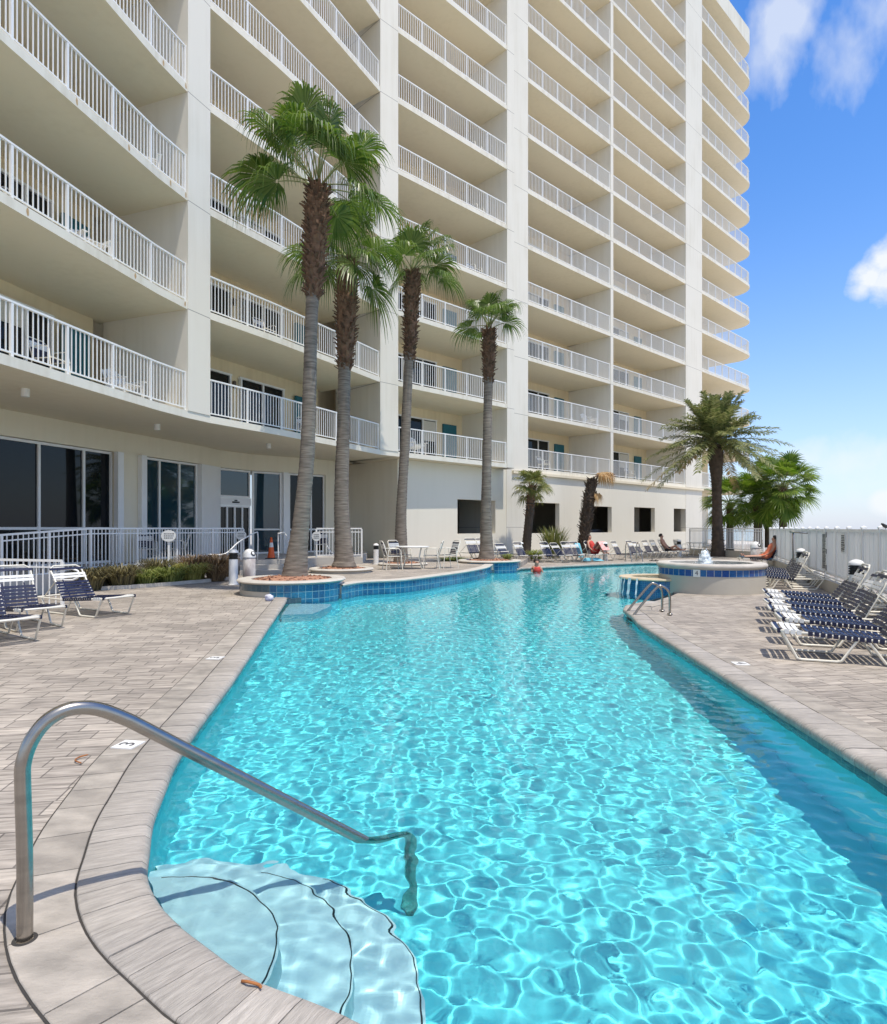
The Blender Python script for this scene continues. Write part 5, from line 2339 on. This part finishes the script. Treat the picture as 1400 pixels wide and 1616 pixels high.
BC = Vector((5.42, 15.95))
T = thing('spill_basin', 'low tan rimmed basin with dark blue tiles spilling into the pool, left of the spa', 'basin', (BC.x, BC.y, 0))
kw = dict(parent=T, world=True)
MAT['tileblue'] = tiles('small dark blue tile', .05, .05, (.015, .09, .26), (.01, .14, .30), (.05, .20, .34))
b = MB()
b.lathe([(.93, -.9), (.93, .24)], (BC.x, BC.y, 0), 60)
b.build('tiled_wall', 'tileblue', smooth=True, **kw)
b = MB()
b.lathe([(.92, .235), (.965, .24), (.98, .265), (.96, .295), (.68, .30), (.66, .29), (.66, .1), (0, .1)], (BC.x, BC.y, 0), 60)
sharp(b.build('coping', 'tan', **kw), 50)
ripple_disc(.665, .255, BC, 3, .003).build('water', 'water', smooth=True, **kw)
b = MB()
for a, w in ((R(176), .055), (R(188), .09), (R(197), .04), (R(208), .10), (R(221), .05)):
    d = Vector((math.cos(a), math.sin(a)))
    s_ = Vector((-d.y, d.x))
    prev = None
    for i in range(9):
        t = i / 8
        p = BC + d * (.985 + .06 * t)
        z = .292 - .39 * t
        row = []
        for u in (-1, -.3, .4, 1):
            q = p + s_ * (u * w / 2 * (1 - .2 * t)) + d * (.006 * math.sin(9 * u + 11 * t))
            row.append((q.x, q.y, z))
        if prev:
            b.add(prev + row, [(k, k + 1, 5 + k, 4 + k) for k in range(3)])
        prev = row
tag(b.build('spilling_water', 'foam', smooth=True), 'thin white water streaks running down the small spill basin', 'waterfall')


def ladder(label, a0, sep, toward, reach=.62, h=.50):
    """two bent steel rails with treads; a0 foot of the first rail on the deck, sep offset to the second, toward the water"""
    a0, sep, tw = Vector(a0), Vector(sep), Vector(toward).normalized()
    T = thing('pool_ladder', label, 'pool ladder', (a0.x, a0.y, 0))
    for k in (0, 1):
        p = a0 + sep * k
        f = lambda d, z: (p.x + tw.x * d, p.y + tw.y * d, z)
        pts = spline([f(0, 0), f(0, h * .6), f(.03, h * .86), f(.12, h), f(.22, h * .97), f(.46, h * .42), f(reach - .04, h * .1), f(reach, -.08), f(reach, -.9)], 5)
        b = MB()
        b.tube(pts, .021, 10)
        o = b.build('rail', 'steel', parent=T, world=True, smooth=True)
        o.cycles.is_caustics_receiver = True
        c = MB()
        c.lathe([(.045, .015), (.05, .018), (.045, .034), (.022, .036)], (p.x, p.y, 0), 14)
        c.build('base_plate', 'steel', parent=T, world=True, smooth=True)
    for z in (-.16, -.42, -.68):
        b = MB()
        p, q = a0 + tw * reach, a0 + sep + tw * reach
        b.bar((p.x, p.y, z), (q.x, q.y, z), .09, .03)
        o = b.build('tread', 'black', parent=T, world=True)
        o.cycles.is_caustics_receiver = True


ladder('steel pool ladder with two bent rails on the right-hand pool edge', (3.90, 10.92), (.04, .50), (-1, .02))
ladder('small steel ladder at the far pool edge, left of the fountain', (8.30, 28.9), (.55, .18), (.2, -1), .6, .85)

# foreground grab rail: post on the deck, arch, slope down into the water, foot on the steps
T = thing('grab_rail', 'curved stainless steel grab rail running from the deck down into the pool steps', 'handrail', (-1.52, 2.30, 0))
b = MB()
dx, dy = .757, .653
f = lambda d, z: (-1.52 + dx * d, 2.30 + dy * d, z)
pts = [f(0, -.02), f(0, .3), f(-.006, .57), f(-.004, .65), f(.02, .725), f(.065, .785), f(.125, .815), f(.19, .815), f(.26, .79), f(.35, .735), f(1.44, -.085), f(1.52, -.145), f(1.60, -.18), f(1.68, -.20), f(1.74, -.235), f(1.77, -.30), f(1.775, -.42), f(1.775, -1.11)]
pts = spline(pts[:10], 5)[:-1] + [Vector(f(.35 + 1.09 * k / 12, .735 - .82 * k / 12)) for k in range(12)] + spline(pts[10:], 4)
b.tube(pts, .0265, 18)
o = b.build('tube', 'steel', parent=T, world=True, smooth=True)
o.cycles.is_caustics_receiver = True
b = MB()
b.lathe([(.028, .0105), (.041, .010), (.043, .004)], (-1.52, 2.30, 0), 24)
b.build('base_ring', 'joint', parent=T, world=True, smooth=True)

# pool lift by the fence
T = thing('pool_lift', 'thin steel pool lift with a long arm in front of the fence', 'pool lift', (10.15, 18.4, 0))
kw = dict(parent=T, world=True)
b = MB()
b.box((10.15, 18.4, .04), (.5, .35, .08))
b.build('base', 'steel', **kw)
b = MB()
b.tube([(10.15, 18.4, .08), (10.15, 18.4, 1.42)], .03, 10)
b.build('mast', 'steel', smooth=True, **kw)
b = MB()
b.tube([(10.05, 18.4, 1.40), (10.5, 18.2, 1.36), (10.95, 18.05, 1.26)], .02, 8)
b.tube([(10.95, 18.05, 1.26), (10.93, 18.05, .95), (10.8, 18.05, .75)], .014, 8)
b.build('arm', 'steel', smooth=True, **kw)
b = MB()
b.box((10.75, 18.05, .62), (.40, .42, .05))
b.box((10.93, 18.05, .85), (.05, .42, .42))
b.build('seat', 'whitepl', **kw)


# depth markers in the border paving
def marker(label, c, ang, txt):
    T = thing('depth_marker', label, 'depth marker', (c[0], c[1], .009))
    b = MB()
    b.box((c[0], c[1], .0125), (.155, .155, .007), ang)
    b.build('tile', 'strapw', parent=T, world=True)
    mt = Matrix.Translation((c[0], c[1], .0175)) @ Matrix.Rotation(ang, 4, 'Z')
    text_mesh(txt, .15, 'number', 'signk', T, mt)


marker('white depth marker tile with a black number nearest the grab rail', (-2.17, 4.36), R(80), '3')
marker('white depth marker tile farther along the left pool edge', (-2.62, 7.28), R(80), '3')
marker('white depth marker tile on the right-hand pool edge', (3.27, 6.98), R(-94), '4')


# ------------------------------------------------------------------ people
def person(label, loc, rz, J, shirt=None, trunks=None, hair='hair', scale=1.0):
    """J: joint name -> (x, y, z); the skin grows over one connected skeleton"""
    T = thing('person', label, 'person', loc, rz)
    order = [('pelvis', None, .125), ('waist', 'pelvis', .115), ('chest', 'waist', .135), ('collar', 'chest', .10), ('neck', 'collar', .052), ('jaw', 'neck', .066), ('skull', 'jaw', .092), ('crown', 'skull', .062), ('nose', 'jaw', .016)]
    for s in 'LR':
        order += [('hip' + s, 'pelvis', .095), ('knee' + s, 'hip' + s, .058), ('calf' + s, 'knee' + s, .056), ('ankle' + s, 'calf' + s, .036), ('heel' + s, 'ankle' + s, .038), ('toe' + s, 'heel' + s, .026),
                  ('shoulder' + s, 'collar', .062), ('elbow' + s, 'shoulder' + s, .038), ('wrist' + s, 'elbow' + s, .025), ('palm' + s, 'wrist' + s, .032)]
    pos = {}
    for k in J:
        if k.endswith('*'):
            x, y, z = J[k]
            pos[k[:-1] + 'L'] = Vector((x, abs(y), z))
            pos[k[:-1] + 'R'] = Vector((x, -abs(y), z))
        else:
            pos[k] = Vector(J[k])
    for s in 'LR':
        if 'calf' + s not in pos:
            pos['calf' + s] = pos['knee' + s].lerp(pos['ankle' + s], .3)
        if 'heel' + s not in pos:
            pos['heel' + s] = pos['ankle' + s].lerp(pos['toe' + s], .2)
    pos['nose'] = pos['jaw'].lerp(pos['skull'], .45) + Vector(J['face']) * .105
    bm = bmesh.new()
    sk = bm.verts.layers.skin.verify()
    vv = {}
    for n, par, r in order:
        v = bm.verts.new(pos[n])
        v[sk].radius = (r, r)
        vv[n] = v
        if par:
            bm.edges.new((vv[par], v))
    for s in 'LR':
        pd = (pos['palm' + s] - pos['wrist' + s]).normalized()
        sd = pd.cross(Vector((0, 0, 1)))
        sd = sd.normalized() if sd.length > .1 else Vector((0, 1, 0))
        for k, l in ((-1.5, .06), (-.5, .075), (.5, .08), (1.5, .07)):
            a = bm.verts.new(pos['palm' + s] + pd * .035 + sd * (k * .018))
            c = bm.verts.new(pos['palm' + s] + pd * (.035 + l * .55) + sd * (k * .021))
            e = bm.verts.new(pos['palm' + s] + pd * (.035 + l) + sd * (k * .022) - Vector((0, 0, .015)))
            for q, r in ((a, .010), (c, .009), (e, .007)):
                q[sk].radius = (r, r)
            bm.edges.new((vv['palm' + s], a))
            bm.edges.new((a, c))
            bm.edges.new((c, e))
        a = bm.verts.new(pos['palm' + s] + sd * .045 + pd * .005)
        c = bm.verts.new(pos['palm' + s] + sd * .06 + pd * .035)
        for q, r in ((a, .011), (c, .008)):
            q[sk].radius = (r, r)
        bm.edges.new((vv['palm' + s], a))
        bm.edges.new((a, c))
    vv['pelvis'][sk].use_root = True
    me = bpy.data.meshes.new('body')
    bm.to_mesh(me)
    bm.free()
    me.materials.append(MAT['skin'])
    o = bpy.data.objects.new('body', me)
    COL.objects.link(o)
    o.parent = T
    md = o.modifiers.new('skin', 'SKIN')
    md.use_smooth_shade = True
    s2 = o.modifiers.new('sub', 'SUBSURF')
    s2.levels = s2.render_levels = 1

    def wrap(name, chain, mat, grow=.014):
        rad = {n: r for n, _, r in order}
        b = MB()
        b.tube(spline([pos[n] for n in chain], 3), [np.interp(i / ((len(chain) - 1) * 3), np.linspace(0, 1, len(chain)), [rad[n] * 1.12 + grow for n in chain]) for i in range((len(chain) - 1) * 3 + 1)], 14)
        return b.build(name, mat, parent=T, smooth=True)
    if shirt:
        wrap('shirt', ['pelvis', 'waist', 'chest', 'collar'], shirt)
    if trunks:
        for s in 'LR':
            pm = pos['hip' + s].lerp(pos['knee' + s], .45)
            b = MB()
            b.tube([pos['pelvis'].lerp(pos['hip' + s], .3), pos['hip' + s], pm], [.125, .115, .088], 14)
            b.build('shorts', trunks, parent=T, smooth=True)
    # hair: a cap over the back and top of the skull
    fdir = Vector(J['face']).normalized()
    ax = (pos['crown'] - pos['jaw']).normalized()
    ce = pos['skull'] - fdir * .018 + ax * .012
    b = MB()
    sd = fdir.cross(ax).normalized()
    vs, fs = [], []
    n1, n2 = 9, 16
    for i in range(n1):
        th = (math.pi * .62) * i / (n1 - 1)
        for j in range(n2):
            ph = 2 * math.pi * j / n2
            rr = .118 if math.cos(ph) < .5 or th < 1.0 else .09
            vs.append(ce + (ax * math.cos(th) + (fdir * math.cos(ph) + sd * math.sin(ph)) * math.sin(th)) * rr)
    for i in range(n1 - 1):
        for j in range(n2):
            fs.append((i * n2 + j, i * n2 + (j + 1) % n2, (i + 1) * n2 + (j + 1) % n2, (i + 1) * n2 + j))
    b.add(vs, fs)
    b.build('hair', hair, parent=T, smooth=True)
    b = MB()
    for sg in (-1, 1):
        p = pos['skull'] - ax * .02 + fdir * .094 + sd * (.032 * sg)
        b.lathe([(.001, -.008), (.009, 0), (.001, .008)], p, 8)
    b.build('eyes', 'black', parent=T)
    return T


recl = {'pelvis': (1.05, 0, .425), 'waist': (1.15, 0, .60), 'chest': (1.25, 0, .79), 'collar': (1.30, 0, .92), 'neck': (1.32, 0, 1.0), 'jaw': (1.31, 0, 1.07), 'skull': (1.33, 0, 1.15), 'crown': (1.35, 0, 1.23),
        'face': (-1, 0, .25), 'hip*': (.98, .10, .42), 'knee*': (.57, .11, .43), 'ankle*': (.16, .12, .42), 'toe*': (.11, .13, .55),
        'shoulder*': (1.28, .17, .89), 'elbow*': (1.12, .27, .64), 'wrist*': (.93, .24, .50), 'palm*': (.86, .22, .48)}
knees = dict(recl)
knees.update({'knee*': (.66, .11, .80), 'ankle*': (.42, .12, .40), 'toe*': (.26, .12, .375)})


def on_lounger(lg):
    return (lg.location.x, lg.location.y, lg.location.z - .04), lg.rotation_euler.z


l, a = on_lounger(L_sun1)
person('sunbather lying with raised knees beside the striped towel, under the dead palm', l, a, knees, 'red', 'red')
l, a = on_lounger(L_sun2)
k2 = dict(recl)
k2.update({'kneeL': (.60, .1, .62), 'kneeR': (.57, -.11, .43), 'ankleL': (.25, .1, .40), 'ankleR': (.16, -.12, .42), 'toeL': (.1, .1, .38), 'toeR': (.1, -.12, .52)})
k2.pop('knee*')
k2.pop('ankle*')
k2.pop('toe*')
person('sunbather in dark swimwear reclining on the back row near the far ladder', l, a, k2, None, 'darksw')
l, a = on_lounger(L_sun3)
person('sunbather in a coral top and dark sunglasses lying on the blue towel', l, a, recl, 'coral', 'coral')
stand = {'pelvis': (0, 0, .82), 'waist': (0, 0, .95), 'chest': (.0, 0, 1.10), 'collar': (0, 0, 1.21), 'neck': (0, 0, 1.27), 'jaw': (.02, 0, 1.33), 'skull': (.01, 0, 1.40), 'crown': (0, 0, 1.47),
         'face': (1, 0, 0), 'hip*': (0, .08, .78), 'knee*': (.02, .08, .42), 'ankle*': (0, .09, .06), 'toe*': (.14, .10, .03),
         'shoulder*': (0, .15, 1.19), 'elbow*': (.06, .22, .98), 'wrist*': (.20, .18, .88), 'palm*': (.26, .17, .88)}
person('swimmer in a red top standing in the water at the far pool edge', (3.46, 23.55, FLOOR_Z - .02), R(-80), stand, 'red', 'red')


# ------------------------------------------------------------------ towels and small things
def towel(label, path, w, mat, name='towel'):
    """a strip of cloth along a list of points, w wide, across the second direction"""
    b = MB()
    rn = random.Random(len(label))
    pts = spline([p for p, _ in path], 4)
    sd = [Vector(s).normalized() for _, s in path]
    vs = []
    m = len(pts)
    for i, p in enumerate(pts):
        s_ = sd[min(int(i / 4), len(sd) - 1)]
        for u in (-1, -.6, -.2, .2, .6, 1):
            vs.append(p + s_ * (u * w / 2) + UP * rn.uniform(-.006, .008))
    fs = [(i * 6 + k, i * 6 + k + 1, (i + 1) * 6 + k + 1, (i + 1) * 6 + k) for i in range(m - 1) for k in range(5)]
    n = len(vs)
    b.add(vs + [v - UP * .012 for v in vs], fs + [tuple(n + q for q in f[::-1]) for f in fs])
    return tag(b.build(name, mat, smooth=True), label, 'towel')


def lp(lg, x, y, z):
    return lg.matrix_basis @ Vector((x, y, z))


def across(lg):
    a = lg.rotation_euler.z
    return (-math.sin(a), math.cos(a), 0)


for ob in (L_sun1, L_sun2, L_sun3):
    ob.matrix_basis
q = across(L_sun3)
towel('blue towel spread over the seat and back of the far lounger', [(lp(L_sun3, .05, 0, .40), q), (lp(L_sun3, .6, 0, .355), q), (lp(L_sun3, 1.13, 0, .315), q), (lp(L_sun3, 1.32, 0, .62), q), (lp(L_sun3, 1.52, 0, .98), q), (lp(L_sun3, 1.60, 0, .93), q), (lp(L_sun3, 1.56, 0, .55), q)], .62, 'blue')
MAT['striped'] = None
m, nt, N, L, bb = nm('striped towel cloth')
wv = N.new('ShaderNodeTexWave')
wv.inputs['Scale'].default_value = 4.5
tcn = N.new('ShaderNodeTexCoord')
L.new(tcn.outputs['Object'], wv.inputs['Vector'])
cr_ = N.new('ShaderNodeValToRGB')
cr_.color_ramp.interpolation = 'CONSTANT'
cr_.color_ramp.elements[0].color = (.62, .06, .05, 1)
cr_.color_ramp.elements[1].position = .5
cr_.color_ramp.elements[1].color = (.8, .76, .72, 1)
L.new(wv.outputs['Fac'], cr_.inputs[0])
L.new(cr_.outputs[0], bb.inputs['Base Color'])
bb.inputs['Roughness'].default_value = .9
MAT['striped'] = m
q = across(L_sun1)
towel('red and white striped towel hanging over raised knees in the back row', [(lp(L_sun1, .95, 0, .56), q), (lp(L_sun1, .80, 0, .76), q), (lp(L_sun1, .65, 0, .89), q), (lp(L_sun1, .50, 0, .72), q), (lp(L_sun1, .36, 0, .50), q)], .55, 'striped')
towel('crumpled aqua towel on the deck beside the bollard of the back row', [(P(926, 889, 28.4), (1, .2, 0)), (P(932, 884.5, 28.5), (1, .1, 0)), (P(940, 886, 28.6), (.9, .4, 0)), (P(945, 889, 28.4), (1, 0, 0))], .5, 'aqua')
c_ = P(911, 868, 30.0)
towel('pale aqua towel draped over a backrest left of the striped towel', [(c_ + Vector((-.1, .1, .12)), (.7, .7, 0)), (c_ + Vector((0, 0, .2)), (.7, .7, 0)), (c_ + Vector((.08, -.1, -.1)), (.7, .7, 0)), (c_ + Vector((.14, -.16, -.45)), (.7, .7, 0))], .4, 'aqua')

rn = random.Random(77)
b = MB()
n1, n2 = 10, 18
vs, fs = [], []
c = Vector((-3.58, 13.02, .0))
for i in range(n1):
    th = math.pi * i / (n1 - 1)
    for j in range(n2):
        ph = 2 * math.pi * j / n2
        rr = .088 * rn.uniform(.72, 1.16)
        vs.append((c.x + rr * math.sin(th) * math.cos(ph) * 1.05, c.y + rr * math.sin(th) * math.sin(ph) * .9, .075 + rr * .85 * math.cos(th)))
for i in range(n1 - 1):
    for j in range(n2):
        fs.append((i * n2 + j, i * n2 + (j + 1) % n2, (i + 1) * n2 + (j + 1) % n2, (i + 1) * n2 + j))
b.add(vs, fs)
MAT['patch'] = M('white cloth with blue patches', (.82, .82, .82), (.42, .44, .62), 9, .8, contrast=2.5)
tag(b.build('cloth_bundle', 'patch', smooth=True), 'small crumpled white and blue cloth bundle at the corner of the pool planter', 'cloth')


def twig(label, pts, r, mat='datedry'):
    b = MB()
    b.tube(spline(pts, 4), [r] * (4 * (len(pts) - 1)) + [r * .3], 6)
    return tag(b.build('fallen_leaf', mat, smooth=True), label, 'leaf')


MAT['leafbrown'] = M('brown leaf', (.42, .16, .045), (.25, .09, .03), 9, .8)
twig('curled brown leaf lying on the coping where the first step line begins', [(-.66, 2.075, .018), (-.635, 2.06, .026), (-.60, 2.055, .02), (-.585, 2.035, .024)], .005, 'leafbrown')
twig('thin curled brown leaf on the pavers behind the grab rail', [(-2.30, 4.02, .012), (-2.36, 4.06, .014), (-2.37, 4.12, .013), (-2.33, 4.16, .016)], .005, 'leafbrown')
b = MB()
for k, (dx_, a_) in enumerate(((0, .3), (.14, -.1))):
    c = P(1029 + k * 6, 889, 29.2)
    pts = [(c.x + .13 * math.cos(t) * (1 if math.cos(t) > 0 else 1), c.y + .05 * math.sin(t)) for t in np.linspace(0, 6.28, 14, endpoint=False)]
    b.prism([V2(*p) for p in pts], .003, .03)
    b.tube([(c.x - .02, c.y - .05, .03), (c.x + .03, c.y, .075), (c.x - .02, c.y + .05, .03)], .012, 6)
tag(b.build('sandals', 'black'), 'pair of dark sandals left on the far pool edge', 'sandals')


# car in the garage
def car():
    O = Vector((-1.97, 27.4))
    du = (V2(17.57, 45.99) - V2(4.458, 33.52)).normalized()
    dn = perp_back(V2(4.458, 33.52), V2(17.57, 45.99))
    c = O + du * 18.4 + dn * 2.9
    ang = math.atan2(du.y, du.x)
    T = thing('parked_car', 'dark car parked in the garage, seen through the fourth wall opening', 'car', (c.x, c.y, .03), ang)
    b = MB()
    side = [(-2.1, .35), (-2.15, .62), (-2.05, .86), (-1.2, .96), (-.55, 1.42), (.85, 1.44), (1.6, 1.0), (2.05, .92), (2.15, .6), (2.1, .35)]
    n = len(side)
    vs = []
    for y, k in ((-.88, 1), (-.82, 1), (.82, 1), (.88, 1)):
        for x, z in side:
            tuck = .82 if z > 1.1 else 1
            vs.append((x, y * tuck, z))
    fs = [(r_ * n + i, r_ * n + (i + 1) % n, (r_ + 1) * n + (i + 1) % n, (r_ + 1) * n + i) for r_ in range(3) for i in range(n)]
    fs += [tuple(range(n))[::-1], tuple(3 * n + i for i in range(n))]
    b.add(vs, fs)
    b.build('body', 'car', parent=T)
    g = MB()
    for sg in (-1, 1):
        y = sg * .80
        g.add([(-1.05, y, 1.0), (1.35, y, 1.03), (.8, y * .94, 1.36), (-.5, y * .94, 1.36)], [(0, 1, 2, 3)])
    g.build('window', 'glass', parent=T)
    for x in (-1.3, 1.3):
        for y in (-.8, .8):
            w = MB()
            w.tube([(x, y - .1, .33), (x, y + .1, .33)], .33, 20)
            w.build('wheel', 'black', parent=T)
    for y in (-.6, .6):
        h = MB()
        h.lathe([(.001, -.05), (.09, 0), (.001, .05)], (-2.1, y, .70), 12)
        h.build('headlight', 'strapw', parent=T)


car()


# ------------------------------------------------------------------ balcony furniture
def adirondack(label):
    T = thing('balcony_chair', label, 'chair', (0, 0, 0))
    s_ = MB()
    for k in range(6):
        s_.box((-.22 + k * .09, 0, .36 + .022 * k), (.08, .52, .02))
    s_.build('seat', 'whitepl', parent=T)
    bk = MB()
    for k in range(5):
        y = -.22 + .11 * k
        h = .68 - abs(k - 2) * .05
        bk.bar((-.26, y, .34), (-.26 - h * .42, y * 1.15, .34 + h * .9), .095, .02, up=(1, 0, .4))
    bk.build('backrest', 'whitepl', parent=T)
    for sg in (-1, 1):
        a = MB()
        a.box((-.02, sg * .32, .60), (.70, .12, .02))
        a.build('armrest', 'whitepl', parent=T)
        for x in (-.30, .26):
            l = MB()
            l.box((x, sg * .30, .295), (.07, .03, .59))
            l.build('leg', 'whitepl', parent=T)
    return T


def on_bay(line, f, inset, k):
    a, c = line[0], line[-1]
    p = a + (c - a) * f + perp_back(a, c) * inset
    return (p.x, p.y, Zs[k] + ST)


BC_ = 'chairs on the balconies'
ad = adirondack('white slatted chair on the lowest balcony beside the leftmost pier')
B1v = [B1[3], B1[-1]]
ad.location = on_bay(B1v, .80, 1.0, 0)
ad.rotation_euler = (0, 0, R(-20))
ad['group'] = BC_
for lab, line, f, ins, k, a in (('white slatted chair on the second balcony of the leftmost bay', B1v, .86, .7, 2, -60),
                               ('white chair on the second lowest balcony of the leftmost bay', B1v, .55, .8, 1, -30),
                               ('white chair on the third balcony up between the first and second piers', B2, .22, .8, 3, -40),
                               ('white chair on the lowest balcony between second and third piers', B3, .25, .8, 0, -50),
                               ('white chair on the second balcony up beside the thin party wall', B4, .85, .7, 1, -50)):
    dup(ad, lab, on_bay(line, f, ins, k), R(a), 1, BC_)
for lab, line, f, ins, k, a in (('dark strap chair on the lowest balcony of the leftmost bay', B1v, .35, .8, 0, -10), ('dark strap chair on the second lowest leftmost balcony, near the edge of the picture', B1v, .12, .9, 1, 10),
                               ('dark strap chair on the second lowest balcony between the first two piers', B2, .35, .8, 1, -30), ('dark strap chair on the lowest balcony between the first two piers', B2, .6, .9, 0, -60),
                               ('dark strap chair four floors up behind the second palm crown', B3, .78, .7, 3, -40), ('dark strap chair five floors up near the third pier', B3, .80, .7, 4, -40),
                               ('dark strap chair six floors up near the third pier', B3, .78, .7, 5, -40), ('dark strap chair on the lowest balcony right of the third pier', B4, .3, .8, 0, -40),
                               ('dark strap chair on the lowest balcony right of the thin party wall', B5, .35, .8, 0, -40)):
    dup(chair, lab, on_bay(line, f, ins, k), R(a), 1, BC_)
